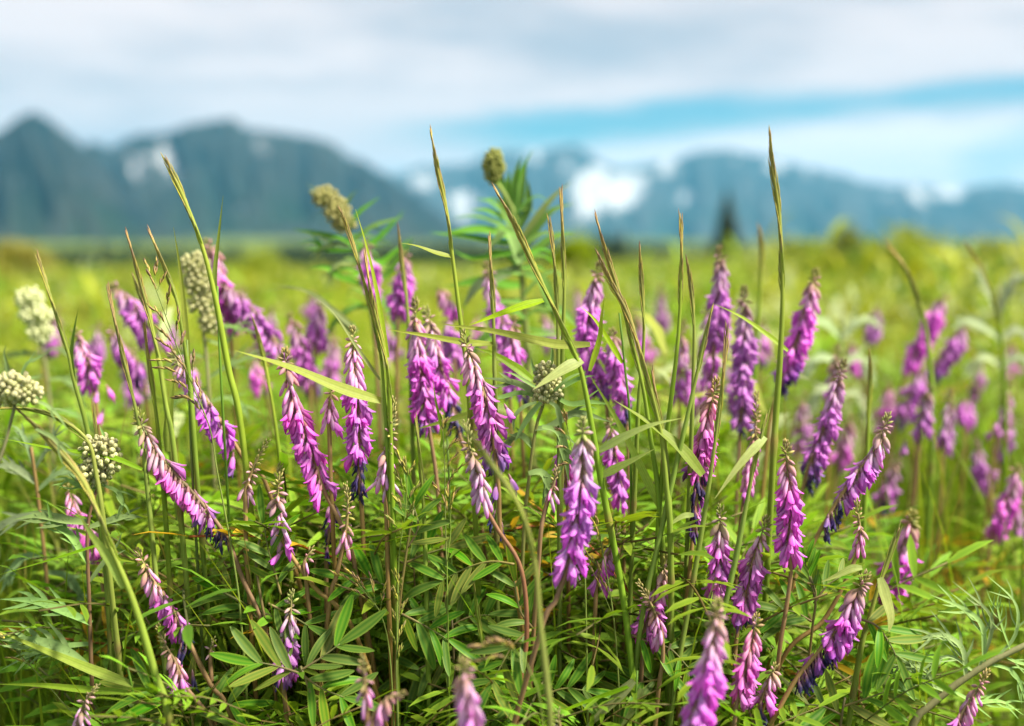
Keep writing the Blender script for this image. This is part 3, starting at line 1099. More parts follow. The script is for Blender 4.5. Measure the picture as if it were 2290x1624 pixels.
def mugwort(label, head, stem, d, leaves=(), dd=0.0, bud=.0030, n=46, joined=False, stem_w=13, stem_c=(0.20, 0.20, 0.10), group='felted mugwort plants', tint=(1, 1, 1), leafcol=(0.150, 0.235, 0.075)):
    """a leafy herb: lumps of round buds at the top (u, v, ru, rv), felted leaves (points, width, lobes, depth shift)"""
    r = random.Random(int(stem[0][0] * 5 + stem[0][1]))
    k = max(1, len(stem) - 1)
    S = [P(u, v, d + dd * i / k) for i, (u, v) in enumerate(stem)]
    foot = ground_run(S, r, .3)
    base = foot[-1].copy(); base.z = gz(base.x, base.y)
    root = thing('mugwort', label, 'herb', base, group)
    full = smooth(S + foot, 40)
    w0 = stem_w / FPX * d / 2
    put('stem', MB().tube(full, lambda t: w0 * (.55 + .6 * t), lambda t: lerp3(stem_c, (.14, .10, .05), t), 7).mesh('stem', M_STEM, base), root)
    mb = MB()
    for (u, v, ru, rv) in head:
        c = P(u, v, d)
        rx, rz = ru / FPX * d * .86, rv / FPX * d * .9
        m_ = max(5, int(2.6 * n * ru * rv / sum(h[2] * h[3] for h in head)))
        for i in range(m_):
            z = 1 - 2 * (i + .5) / m_; a = i * 2.39996 + r.uniform(-.2, .2)
            q = math.sqrt(1 - z * z)
            nrm = Vector((q * math.cos(a), q * math.sin(a), z))
            p = c + Vector((nrm.x * rx, nrm.y * rx, nrm.z * rz)) * r.uniform(.80, 1.12)
            out = (nrm + Vector((0, -.15, .25))).normalized()
            s = bud * r.uniform(.6, 1.05)
            f = frame(out.cross(Vector((.3, .2, .9))), out, p - base, s)
            if joined:
                mb.add(K.RBUD[r.randrange(3)], f, tint)
            else:
                put('flower_bud', K.RBUD_ME[r.randrange(3)], root, f)
        mb.ball(c - base, (rx * .86, rx * .86, rz * .90), tuple(FROST_D[i] * tint[i] * .8 for i in range(3)), 10, 7)
    for (u, v, ru, rv) in head:
        for i in range(9):                                  # small bracts poking out between the buds
            a = r.uniform(0, 6.28); q = Vector((math.cos(a), -abs(math.sin(a)) * .6, r.uniform(-.6, .7)))
            c = P(u, v, d) - base
            rx = ru / FPX * d
            mb.strip(smooth([c + q * rx * .8, c + q * rx * 1.15 + Vector((0, 0, .001)), c + q * rx * r.uniform(1.35, 1.8)], 4), lambda t: .0007 * (1.05 - t), (0, -.6, .8), lambda t: tuple(leafcol[k] * tint[k] for k in range(3)), .3, 2)
    if mb.v:
        put('flower_head', mb.mesh('flower_head', M_FELT), root)
    for q in leaves:
        pts, w_, lo = q[0], q[1], q[2]
        lobed_leaf(root, base, pts, d + (q[3] if len(q) > 3 else 0), w_, lo, dd=q[4] if len(q) > 4 else 0.0, col=q[5] if len(q) > 5 else leafcol)
    return root


def panicle(label, axis, stem, d, branches, tone=0, size=1.0, dd=0.0, group='fine meadow grasses with open seed heads', dense=1.0):
    """a meadow grass: hair-thin branches (point on the axis, end, spikelets) carrying small spikelets"""
    r = random.Random(int(axis[0][0] * 17 + axis[0][1]))
    A = [P(u, v, d) for (u, v) in axis]
    S = [P(u, v, d + dd) for (u, v) in stem]
    foot = ground_run(A + S, r, .2)
    base = foot[-1].copy(); base.z = gz(base.x, base.y)
    root = thing('grass_panicle', label, 'grass', base, group)
    g0 = (0.17, 0.22, 0.05)
    full = smooth(A + S + foot, 60)
    b = MB().tube(full, lambda t: .00030 + .0010 * t, lambda t: g0, 5)
    spots = []
    ax = smooth(A, 40)
    for i in range(int(9 * dense)):
        j = 1 + int(7 * i / max(1, 9 * dense)); spots.append((ax[j], (ax[0] - ax[4]).normalized()))
    for (p0, p1, k) in branches:
        a, e_ = P(p0[0], p0[1], d), P(p1[0], p1[1], d + r.uniform(-.012, .012))
        mid = a.lerp(e_, .5) + Vector((0, 0, (e_ - a).length * .10))
        c = smooth([a, mid, e_], 14)
        b.tube(c, lambda t: .00022, lambda t: g0, 4)
        for i in range(k):
            j = int(14 * (.38 + .62 * (i + .5) / k)); j = min(14, j)
            spots.append((c[j], (c[j] - c[j - 1]).normalized()))
    put('stem', b.mesh('stem', M_STEM, base), root)
    for (p, t) in spots:
        out = Vector((r.uniform(-1, 1), r.uniform(-1, 1), r.uniform(-.3, .6))).normalized()
        L = .0058 * size * r.uniform(.8, 1.2)
        put('spikelet', K.SPK_ME[(3 if r.random() < .75 else 2) if tone == 2 else (r.choice((1, 2, 2, 3)) if tone == 1 else r.choice((0, 1, 1)))], root, frame(t + out * .30, out, p - base, L, 1.55))
    return root

# ---------------------------------------------------------------- the purple flower spikes
V = sweetvetch
BUDDY = 'sweetvetch spikes still in bud'
SOFT = 'out of focus flower spikes behind'
# in focus, from the left border to the right
V('long arching purple spike leaning against the brown-tipped grass stalk', [(305, 918), (332, 985), (385, 1052), (440, 1112), (505, 1200)], [(545, 1300), (602, 1440)], .800, (.17, .42, .84), 1.0, 1.0)
V('short fat pink and violet spike below the long arching one', [(306, 1232), (338, 1290), (385, 1360), (425, 1440)], [(470, 1530), (520, 1610)], .785, (.22, .48, .86), .95, .85,
  bunch=[(430, 1500, 80, 'WILT'), (405, 1440, 95, 'WILT')])
V('small tan-budded spike with a few purple flowers at its base', [(352, 1400), (368, 1440), (392, 1480), (410, 1530)], [(450, 1580), (480, 1640)], .775, (.55, .82, 1.0), .85, .9, group=BUDDY)
V('half-open pink bud spike at the bottom border beside brown mugwort stem', [(218, 1535), (196, 1560), (180, 1600), (172, 1650)], [(176, 1720)], .735, (.45, .95, 1.0), .8, .9, group=BUDDY)
V('upright pale pink bud spike with one purple flower hanging below', [(628, 1040), (622, 1090), (622, 1140), (636, 1215)], [(700, 1310), (800, 1430)], .80, (.42, .96, 1.0), .95, .85, group=BUDDY, droop=.8, stem_c=STEM_B,
  bunch=[(632, 1232, 130, 'OPEN')])
V('short spike half hidden by feathery leaves, tan above and purple below', [(652, 1325), (650, 1375), (640, 1430), (632, 1510)], [(640, 1600)], .785, (.28, .52, .96), .95, .95)
V('slim green bud spike on a thin stem between the pink-budded and the arching spikes', [(598, 988), (574, 1030), (553, 1085), (549, 1104)], [(550, 1180), (553, 1262)], .80, (.85, 1.0, 1.0), .85, .8, group=BUDDY)
V('doubled purple spike, pale buds on top, behind the broad pointed leaf', [(637, 785), (645, 850), (668, 930), (700, 1010), (722, 1090)], [(770, 1190), (800, 1300)], .825, (.15, .46, 1.0), 1.05, 1.15)
V('long straight purple spike fading to indigo at its foot', [(788, 735), (792, 820), (800, 910), (802, 1000), (806, 1095)], [(812, 1190), (815, 1300)], .845, (.13, .40, .76), 1.0, 1.05)
V('tan-topped magenta spike under the leaf of the tall central grass', [(928, 672), (932, 760), (945, 850), (958, 950)], [(975, 1060), (985, 1200)], .905, (.20, .48, .97), 1.05, 1.15)
V('magenta spike with indigo foot close behind the tan-topped one', [(952, 690), (972, 770), (1000, 870), (1024, 960)], [(1055, 1060), (1080, 1200)], .925, (.16, .40, .72), 1.0, 1.0)
V('sharp violet flower spike at centre with two loose buds on top', [(1035, 745), (1050, 800), (1076, 860), (1098, 940), (1108, 1030)], [(1116, 1100), (1120, 1190), (1150, 1300)], .800, (.19, .42, .93), 1.02, 1.0,
  bunch=[(1128, 905, 60, 'OPEN'), (1124, 1000, 70, 'FADE'), (1138, 1062, 65, 'FADE'), (1112, 1078, 100, 'FADE'), (1108, 1140, 110, 'WILT'), (1122, 1170, 85, 'WILT')])
V('upright cream bud spike turning pink below, beside twin grass spikes', [(880, 893), (876, 950), (866, 1010), (858, 1065)], [(864, 1150), (868, 1300), (872, 1420)], .80, (.66, 1.0, 1.0), .9, 1.05, group=BUDDY,
  bunch=[(850, 1072, 140, 'CLOSED'), (862, 1082, 95, 'CLOSED'), (874, 1076, 50, 'CLOSED')])
V('tiny green bud spike just right of the upright pink one', [(772, 1082), (778, 1120), (776, 1170), (768, 1220)], [(752, 1290), (735, 1370)], .80, (.70, 1.0, 1.0), .8, .85, group=BUDDY)
V('blurred tan and pink bud spike crossed by the near curving grass', [(1042, 945), (1050, 1000), (1072, 1060), (1080, 1120)], [(1110, 1180), (1165, 1272), (1178, 1420), (1160, 1560)], .745, (.45, 1.0, 1.0), .95, .9, group=BUDDY, stem_c=STEM_R,
  leaves=[dict(pts=[(1150, 1262), (1100, 1256), (1050, 1268), (985, 1300)], d=.775, n=5, ll=.0285, dd=.02),
          dict(pts=[(1188, 1408), (1150, 1440), (1120, 1490), (1098, 1530)], d=.76, n=4, ll=.031, dd=-.02),
          dict(pts=[(1192, 1405), (1165, 1370), (1155, 1330), (1150, 1300)], d=.785, n=3, ll=.026)])
V('big near magenta spike in front of the pale leaf, slightly soft', [(1303, 940), (1302, 1010), (1300, 1090), (1288, 1180), (1272, 1262)], [(1240, 1350), (1205, 1425)], .705, (.15, .42, 1.0), 1.0, 1.15)
V('upright purple spike with tan tip and dark indigo foot near crossing leaves', [(1603, 850), (1590, 905), (1572, 970), (1562, 1060), (1550, 1190)], [(1540, 1300), (1530, 1400)], .845, (.16, .34, .58), 1.0, 1.05)
V('sharp straight magenta spike on a bare brown stem', [(1757, 990), (1760, 1050), (1768, 1110), (1768, 1170), (1764, 1235)], [(1768, 1290), (1752, 1400), (1740, 1485)], .785, (.20, .42, 1.0), .95, 1.15)
V('leaning purple spike crossed by a slanting grass stem', [(1888, 808), (1868, 870), (1848, 940), (1822, 1010), (1800, 1075)], [(1780, 1170), (1765, 1300)], .94, (.18, .40, .88), 1.0, 1.05)
V('strongly leaning spike, pale buds outward and indigo inward', [(1985, 928), (1968, 985), (1930, 1040), (1880, 1110), (1838, 1180)], [(1795, 1260), (1760, 1350)], .87, (.18, .40, .72), 1.0, 1.05)
V('small tan bud spike on a bent brown stem above the pale hanging leaf', [(1915, 1118), (1920, 1160), (1924, 1190), (1920, 1222)], [(1900, 1280), (1840, 1390), (1742, 1490)], .82, (.66, 1.0, 1.0), .8, 1.0, group=BUDDY)
V('short purple spike between two thick green grass stems', [(1612, 1135), (1610, 1180), (1608, 1240), (1604, 1320)], [(1598, 1400), (1590, 1500)], .80, (.24, .42, 1.0), .95, 1.0)
V('purple spike leaning beside the sharp straight one, tan top', [(1715, 1160), (1695, 1220), (1675, 1290), (1655, 1380)], [(1645, 1450), (1640, 1560)], .80, (.20, .42, .94), .98, 1.1)
V('large fanned magenta spike trailing dark indigo flowers', [(1938, 1285), (1912, 1340), (1870, 1410), (1820, 1470), (1780, 1520)], [(1740, 1590), (1700, 1680)], .755, (.17, .36, .60), 1.05, 1.35, wid=1.15,
  leaves=[dict(pts=[(1925, 1385), (1960, 1400), (1990, 1440), (2005, 1470)], d=.775, n=4, ll=.030, dd=-.01, seed=4)])
V('very near blurred magenta spike cut by the bottom border', [(1604, 1345), (1598, 1410), (1582, 1490), (1560, 1570), (1540, 1680)], [(1530, 1760)], .655, (.16, .40, 1.0), 1.0, 1.2)
V('lilac spike tucked beside the very near blurred one', [(1692, 1380), (1682, 1430), (1668, 1490), (1652, 1550)], [(1640, 1640)], .735, (.20, .50, 1.0), .95, 1.1)
V('small drooping spike with indigo withered flowers at the bottom border', [(1735, 1490), (1722, 1520), (1705, 1560), (1688, 1620)], [(1680, 1680)], .755, (.16, .40, .62), .9, .95)
V('cream bud spike leaning in front of a purple one, lower middle', [(1428, 1305), (1450, 1340), (1468, 1380), (1480, 1420)], [(1482, 1480), (1470, 1570)], .775, (.62, 1.0, 1.0), .85, 1.05, group=BUDDY)
V('purple spike behind the leaning cream bud spike', [(1495, 1238), (1480, 1290), (1462, 1340), (1440, 1420)], [(1435, 1500)], .80, (.26, .52, 1.0), .95, .95)
V('tan and pink spike at the lower border beside the silvery mugwort', [(2208, 1502), (2188, 1540), (2160, 1580), (2130, 1640)], [(2110, 1720)], .745, (.35, .85, 1.0), .85, .95)
V('very near blurred pink spike rising from the bottom border', [(1038, 1480), (1042, 1530), (1052, 1590), (1062, 1690)], [(1070, 1780)], .615, (.20, .62, 1.0), 1.0, 1.1)
V('small faded spike half hidden behind the thick green stem', [(1382, 1182), (1368, 1220), (1348, 1260), (1335, 1300)], [(1330, 1400)], .82, (.35, .6, 1.0), .85, .7)
V('brown-pink bud spike standing behind the broad pointed leaf tip', [(742, 865), (738, 900), (736, 940)], [(738, 1010), (742, 1120)], .825, (.30, .92, 1.0), .9, .85, group=BUDDY)
V('tan bud spike hanging beside the pale drooping leaf', [(1692, 880), (1690, 950), (1680, 1020), (1668, 1085)], [(1655, 1180), (1645, 1300)], .89, (.50, .98, 1.0), .85, .95, group=BUDDY)
V('pink-budded spike curving along a brown stem behind seed grass', [(382, 790), (420, 840), (462, 895), (520, 985)], [(560, 1050), (605, 1110)], .885, (.15, .62, 1.0), 1.0, .95, bunch=[(525, 1030, 110, 'FADE'), (522, 1012, 95, 'OPEN')])
V('thin purple spike beside the reddish mugwort stem', [(152, 1090), (168, 1140), (200, 1190), (222, 1270)], [(240, 1370)], .90, (.08, .2, .9), .95, .6)
V('nearly withered indigo spike under the long straight purple one', [(742, 1120), (745, 1150), (738, 1190), (732, 1225)], [(730, 1300)], .86, (.05, .12, .2), .9, .8)
V('purple spike showing between crossing pale leaves', [(1362, 940), (1372, 1000), (1385, 1060), (1392, 1115)], [(1395, 1220)], .90, (.14, .36, 1.0), .95, .8)
V('scattered magenta flowers behind the big near spike', [(1262, 990), (1262, 1040), (1268, 1080)], [(1270, 1160)], .86, (.05, .15, 1.0), .95, .6)
V('little cream bud head low among the feathery leaves', [(700, 1228), (690, 1240), (680, 1262)], [(688, 1330)], .80, (.8, 1.0, 1.0), .8, .9, group=BUDDY)
V('tiny green bud head beside the short fat spike', [(478, 1428), (474, 1445), (470, 1468)], [(476, 1560)], .80, (.95, 1.0, 1.0), .7, .9, group=BUDDY)
V('small pointed green bud spike between near magenta spike and mugwort', [(1246, 1045), (1238, 1085), (1228, 1110)], [(1215, 1160), (1205, 1250)], .775, (.75, 1.0, 1.0), .8, .9, group=BUDDY)
V('blurred cream bud spike at the bottom border under the seed grass', [(812, 1468), (815, 1510), (818, 1560)], [(822, 1650)], .665, (.75, 1.0, 1.0), .85, .9, group=BUDDY)
V('blurred pink and cream bud spike lying along the bottom border', [(905, 1552), (870, 1560), (842, 1590), (830, 1620)], [(835, 1700)], .655, (.4, .95, 1.0), .85, .85, group=BUDDY)
V('small pale bud tip at the bottom border beside the bent pale blade', [(1248, 1590), (1252, 1620), (1256, 1660)], [(1260, 1740)], .70, (.8, 1.0, 1.0), .8, .9, group=BUDDY)
# softer, behind
V('soft magenta spike with dusky tip leaning beside the tallest grass spike', [(1824, 605), (1812, 660), (1792, 730), (1766, 800), (1745, 860)], [(1725, 930), (1710, 1050)], 1.00, (.14, .34, .84), 1.12, 1.1, group=SOFT)
V('soft magenta spike just left of the tallest grass spike', [(1664, 645), (1664, 720), (1662, 800), (1660, 900), (1655, 960)], [(1650, 1060)], 1.00, (.14, .34, .94), 1.08, 1.0, group=SOFT)
V('soft spike with a dark pinkish tip reaching the far tree line', [(1608, 555), (1612, 610), (1608, 680), (1600, 760)], [(1592, 860)], 1.02, (.18, .50, 1.0), 1.08, 1.1, group=SOFT)
V('tall magenta spike behind the twin leaning brown grass spikes', [(1342, 590), (1328, 650), (1312, 720), (1330, 800), (1352, 880)], [(1360, 980)], .955, (.14, .32, .92), 1.08, 1.15, group=SOFT)
V('violet spike with indigo flowers beside the tall magenta one', [(1368, 740), (1378, 800), (1392, 870), (1400, 930)], [(1405, 1020)], .945, (.10, .25, .8), 1.0, 1.0, group=SOFT)
V('magenta spike behind the mugwort and the long level leaf', [(1148, 712), (1146, 770), (1152, 830), (1160, 880)], [(1168, 980)], .965, (.16, .38, .92), 1.05, 1.1, group=SOFT)
V('dark-tipped soft spike arching over behind the cream mugwort head', [(460, 540), (488, 590), (500, 650), (512, 720)], [(520, 830)], 1.06, (.14, .46, 1.0), 1.15, 1.0, group=SOFT)
V('soft magenta spike sloping down behind the tall slim grass spike', [(498, 638), (540, 668), (580, 710), (622, 780)], [(650, 880)], 1.05, (.06, .22, 1.0), 1.15, .95, group=SOFT)
V('soft purple spike arching down behind three grass spikes', [(248, 640), (285, 665), (318, 710), (345, 762)], [(365, 860)], 1.05, (.14, .30, 1.0), 1.15, .95, group=SOFT)
V('lower soft purple spike behind the brown-tipped grass stalk', [(246, 740), (270, 765), (300, 800), (318, 840)], [(330, 930)], 1.08, (.10, .3, .95), 1.12, 1.0, group=SOFT)
V('soft drooping spike beside the green leaf sheath near the left border', [(168, 742), (182, 775), (198, 810), (205, 850)], [(222, 960)], .985, (.10, .45, 1.0), 1.05, 1.1, group=SOFT, bunch=[(218, 868, 95, 'OPEN'), (238, 862, 60, 'OPEN'), (232, 915, 110, 'OPEN')])
V('soft lilac spike behind the broad pointed leaf, left one of the pair', [(648, 705), (662, 740), (678, 780), (690, 830)], [(695, 920)], 1.12, (.12, .45, 1.0), 1.1, .9, group=SOFT)
V('soft lilac spike behind the broad pointed leaf, right one of the pair', [(718, 675), (712, 710), (706, 760)], [(705, 850)], 1.14, (.14, .5, 1.0), 1.1, .9, group=SOFT)
V('soft dark magenta spike below the leafy herb with slanting bud head', [(906, 568), (900, 620), (892, 690)], [(888, 790)], 1.06, (.12, .35, 1.0), 1.1, .95, group=SOFT)
V('soft spike showing behind the twin green grass spikes', [(818, 540), (826, 590), (834, 650)], [(840, 760)], 1.10, (.1, .4, 1.0), 1.1, .9, group=SOFT)
V('soft pinkish spike standing behind the short central grass spike', [(1088, 590), (1100, 650), (1122, 720), (1135, 770)], [(1140, 860)], 1.02, (.16, .50, 1.0), 1.05, .95, group=SOFT)
V('small soft pink spike peeping over the long level leaf', [(982, 648), (1000, 668), (1022, 690)], [(1040, 780)], 1.10, (.1, .8, 1.0), 1.05, 1.0, group=SOFT)
V('soft purple spike under the arching leaves of the central herb', [(1000, 715), (1008, 750), (1015, 800)], [(1020, 900)], 1.06, (.05, .2, 1.0), 1.05, .95, group=SOFT)
V('faint pink spike between two thin grass spikes right of centre', [(1528, 720), (1526, 780), (1520, 880)], [(1518, 980)], 1.06, (.2, .65, 1.0), 1.0, .8, group=SOFT)
V('soft purple flowers behind the crossing slim grass spikes', [(1580, 690), (1588, 760), (1584, 850)], [(1580, 950)], 1.04, (.1, .3, 1.0), 1.0, .8, group=SOFT)
V('soft pinkish spike with pale flowers over indigo ones, lower right', [(2042, 1148), (2030, 1195), (2008, 1250), (1982, 1320)], [(1960, 1420)], .955, (.18, .50, 1.0), 1.25, 1.3, group=SOFT)
FAR = 'far blurred flower spikes in the meadow'
V('blurred purple spike leaning outward, topmost of the far pair', [(2112, 662), (2080, 720), (2048, 775), (2030, 810)], [(2010, 900)], 1.36, (.06, .22, 1.0), 1.25, 1.0, group=FAR, joined=True)
V('blurred violet spike leaning outward, just under the topmost far one', [(2158, 732), (2125, 775), (2095, 810), (2078, 832)], [(2060, 930)], 1.36, (.06, .2, .9), 1.25, 1.0, group=FAR, joined=True)
V('blurred wide violet spike below the far leaning pair', [(2062, 830), (2042, 870), (2022, 905), (2005, 935)], [(1990, 1010)], 1.34, (.04, .14, .9), 1.25, 1.05, group=FAR, joined=True)
V('blurred pinkish spike overlapping the wide violet one', [(2078, 865), (2070, 910), (2058, 960)], [(2050, 1060)], 1.14, (.2, .55, 1.0), 1.1, .95, group=FAR, joined=True, bunch=[(2025, 985, 100, 'OPEN')])
V('blurred thin pinkish spike standing alone in the right meadow', [(2124, 872), (2122, 930), (2112, 990)], [(2105, 1090)], 1.20, (.3, .7, 1.0), 1.05, .8, group=FAR, joined=True)
V('blurred faded pink spike near the right border', [(2258, 850), (2250, 910), (2230, 970)], [(2215, 1080)], 1.24, (.35, .9, 1.0), 1.1, .85, group=FAR, joined=True)
V('blurred bright lilac spike at the right border', [(2278, 1045), (2262, 1090), (2240, 1140), (2220, 1180)], [(2205, 1280)], 1.12, (.10, .35, 1.0), 1.15, 1.1, group=FAR, joined=True)
V('small blurred lilac flower tuft between the thin far spikes', [(2158, 895), (2160, 915), (2158, 935)], [(2155, 1030)], 1.38, (.0, .1, 1.0), 1.15, 1.0, group=FAR, joined=True)
V('faint pinkish blur of flowers below the yellow-green shrub', [(1962, 690), (1955, 720), (1945, 750)], [(1940, 850)], 1.55, (.1, .5, 1.0), 1.25, .9, group=FAR, joined=True)
V('faint dusky spike behind the leaning purple spike', [(1872, 775), (1868, 820), (1862, 870)], [(1858, 960)], 1.12, (.4, 1.0, 1.0), 1.05, .85, group=FAR, joined=True)
V('dusky pink blurred tip at the right border below the lilac spike', [(2285, 1130), (2280, 1160), (2272, 1195)], [(2265, 1280)], 1.25, (.15, .6, 1.0), 1.05, .8, group=FAR, joined=True)

DEEP_SPOTS = [   # spikes lost in the blur, further back
    (128, 690, 1.45, 'the whitish mugwort column'), (222, 720, 1.35, 'the pale grass spike with a sheath'), (290, 770, 1.25, 'the brown-tipped grass stalk'), (372, 700, 1.5, 'the delicate seed grass'), (405, 770, 1.2, 'the broad upright blade'),
    (540, 640, 1.6, 'the tall smooth grass spike'), (560, 790, 1.2, 'the pink-budded curving spike'), (612, 690, 1.4, 'the slim yellowish grass stem'), (668, 770, 1.25, 'the tip of the broad pointed leaf'), (700, 650, 1.7, 'the herb with slanting bud head'),
    (745, 740, 1.3, 'the long straight purple spike'), (850, 700, 1.35, 'the dark-tipped grass spike'), (962, 720, 1.3, 'the very tall central grass'), (1068, 700, 1.3, 'the short grass spike near the leafy herb'), (1215, 690, 1.3, 'the two thin grass spikes'),
    (1290, 640, 1.5, 'the slanting thick grass spike'), (1415, 690, 1.35, 'the crossing brown grass twins'), (1478, 640, 1.6, 'the plump brown grass tip'), (1545, 800, 1.2, 'the forked-tip grass spike'), (1632, 800, 1.25, 'the two soft spikes left of the tallest grass'),
    (1705, 720, 1.4, 'the tallest lone grass spike'), (1800, 880, 1.3, 'the leaning purple spike crossed by a stem'), (1900, 760, 1.5, 'the spike leaning beside the tallest grass'), (1905, 930, 1.3, 'the strongly leaning spike'), (1990, 860, 1.4, 'the wide violet far spike'),
    (2010, 1010, 1.25, 'the pinkish far spike'), (2180, 980, 1.3, 'the thin pinkish lone spike'), (2200, 800, 1.6, 'the far leaning pair'), (2262, 760, 1.7, 'the pale right-hand mugwort'), (2265, 930, 1.35, 'the faded pink spike near the border')]
for i, (u, v, dep, near) in enumerate(DEEP_SPOTS):
    rr = random.Random(900 + i)
    ln = rr.uniform(75, 125) / dep * 1.2; le = rr.uniform(-.5, .5)
    V('unsharp far lilac spike just behind ' + near, [(u, v), (u + le * ln * .4, v + ln * .5), (u + le * ln * .9, v + ln)], [(u + le * ln * 1.2, v + ln * 2)], dep,
      (rr.uniform(.1, .3), rr.uniform(.35, .7), rr.choice((1.0, 1.0, .85))), 1.15, .8, group='unsharp flower spikes scattered behind', joined=True)

# ---------------------------------------------------------------- feathery leaf shoots
def shoot(label, stem, d, leaves, stem_c=STEM_B):
    S = [P(u, v, d) for (u, v) in stem]
    foot = ground_run(S)
    base = foot[-1].copy(); base.z = gz(base.x, base.y)
    t = thing('leafy_shoot', label, 'plant', base, 'leafy sweetvetch shoots')
    put('stem', MB().tube(smooth(S + foot, 30), lambda t: .0009 + .0008 * t, lambda t: lerp3((.14, .13, .05), stem_c, min(1, t * 3)), 6).mesh('stem', M_STEM, base), t)
    for q in leaves:
        compound_leaf(t, base, d=q.pop('d', d), **q)
    return t


shoot('leafy shoot with wide open feather leaf beside the upright pink bud spike', [(585, 1195), (572, 1260), (600, 1440)], .80,
      [dict(pts=[(628, 1330), (612, 1270), (598, 1220), (590, 1170)], n=5, ll=.026, seed=1), dict(pts=[(600, 1350), (640, 1370), (690, 1400)], n=3, ll=.028, d=.79), dict(pts=[(585, 1390), (540, 1350), (505, 1330)], n=3, ll=.027, d=.82)])
shoot('leafy shoot spreading star-like in front of the half hidden spike', [(672, 1490), (690, 1540), (700, 1600)], .745,
      [dict(pts=[(672, 1500), (720, 1470), (760, 1440)], n=3, ll=.034, sweep=.7), dict(pts=[(668, 1505), (620, 1490), (580, 1482)], n=3, ll=.032, sweep=.7), dict(pts=[(676, 1510), (720, 1540), (770, 1560)], n=3, ll=.031)])
shoot('leafy shoot filling the middle between cream spike and central feather leaf', [(925, 1140), (910, 1230), (890, 1400)], .80,
      [dict(pts=[(912, 1225), (935, 1180), (925, 1130)], n=4, ll=.026), dict(pts=[(905, 1260), (950, 1240), (1000, 1225)], n=3, ll=.030, d=.815), dict(pts=[(895, 1330), (840, 1300), (790, 1290)], n=4, ll=.029, d=.81), dict(pts=[(892, 1370), (950, 1400), (1000, 1430)], n=4, ll=.03, d=.79)])
shoot('leafy shoot with rounded-tip leaflets below the purple pair, lower middle', [(1500, 1440), (1480, 1500), (1470, 1600)], .785,
      [dict(pts=[(1412, 1420), (1460, 1440), (1500, 1452), (1545, 1500)], n=5, ll=.026, seed=2), dict(pts=[(1480, 1500), (1530, 1520), (1560, 1570)], n=3, ll=.028), dict(pts=[(1475, 1520), (1420, 1530), (1380, 1550)], n=4, ll=.028, d=.80)])
shoot('narrow-leaved young shoot left of the large fanned spike', [(1812, 1290), (1826, 1340), (1815, 1420)], .80,
      [dict(pts=[(1822, 1335), (1812, 1300), (1800, 1255)], n=5, ll=.018, sweep=.6), dict(pts=[(1820, 1350), (1850, 1310), (1880, 1290)], n=3, ll=.018, sweep=.6), dict(pts=[(1815, 1390), (1780, 1370), (1750, 1365)], n=3, ll=.030, d=.83)])
shoot('leafy shoot in the lower left corner among grass', [(420, 1560), (430, 1610)], .78,
      [dict(pts=[(425, 1590), (390, 1560), (330, 1545)], n=3, ll=.034), dict(pts=[(428, 1600), (470, 1580), (520, 1575)], n=3, ll=.03), dict(pts=[(425, 1605), (380, 1600), (320, 1610)], n=3, ll=.03)])
shoot('leafy shoot at the lower border between near pink spike and pale blade', [(1200, 1540), (1210, 1600)], .775,
      [dict(pts=[(1205, 1560), (1260, 1540), (1310, 1545)], n=4, ll=.028), dict(pts=[(1205, 1580), (1160, 1570), (1120, 1580)], n=3, ll=.028)])
shoot('dark leafy shoot in the shade left of the long bare stem', [(1010, 1380), (1015, 1480)], .84,
      [dict(pts=[(1010, 1400), (1050, 1380), (1095, 1375)], n=3, ll=.03), dict(pts=[(1012, 1420), (970, 1400), (925, 1395)], n=4, ll=.03), dict(pts=[(1014, 1450), (1060, 1470), (1100, 1500)], n=3, ll=.03), dict(pts=[(1014, 1470), (970, 1480), (930, 1500)], n=3, ll=.03)])
shoot('leafy shoot beside the small indigo drooping spike at the lower border', [(1890, 1560), (1880, 1620)], .79,
      [dict(pts=[(1885, 1580), (1930, 1565), (1985, 1545)], n=3, ll=.03), dict(pts=[(1885, 1600), (1840, 1580), (1800, 1575)], n=3, ll=.028)])

# ---------------------------------------------------------------- wild-rye stalks and their leaves
G = grass_stalk
B = dict
G('brown-tipped grass stalk behind the long arching spike', [(240, 634), (262, 740), (300, 900)], [(322, 1020), (350, 1300), (370, 1500)], .795, 12, 1.25, blades_=[B(pts=[(318, 1050), (240, 1020), (130, 1005), (0, 980)], wpx=15, d=.79, col=MID_B)])
G('tall grass spike with pale split tip, leftmost of the close pair', [(281, 515), (300, 580), (330, 690), (352, 790)], [(370, 900), (395, 1060)], .81, 13, 1.2)
G('tall grass spike with rosy tip, second of the close pair', [(332, 513), (356, 570), (392, 660)], [(408, 740), (425, 860), (440, 1060)], .82, 12, 1.1)
G('tall smooth grass spike rising over the second mountain', [(368, 352), (405, 430), (450, 545)], [(480, 660), (510, 820), (545, 1000)], .835, 15, .55, stem_c=(.20, .27, .03))
G('pale grass spike near the left border, leaf sheath at its knee', [(82, 568), (105, 640), (150, 780)], [(165, 850), (195, 960), (215, 1100)], .86, 12, .55, blades_=[B(pts=[(167, 858), (160, 800), (166, 740), (175, 690)], wpx=15, col=DARK_B, d=.86, face=(-.3, -.9, .2))], stem_c=(.18, .27, .03))
G('grass spike with long slender tip, left of the twin green spikes', [(758, 462), (788, 545), (830, 690), (852, 800)], [(862, 920), (870, 1100)], .80, 12, .8,
  blades_=[B(pts=[(852, 897), (760, 868), (650, 822), (526, 784)], wpx=32, col=(.28, .38, .04), d=.80, dd=-.05, fold=.15)])
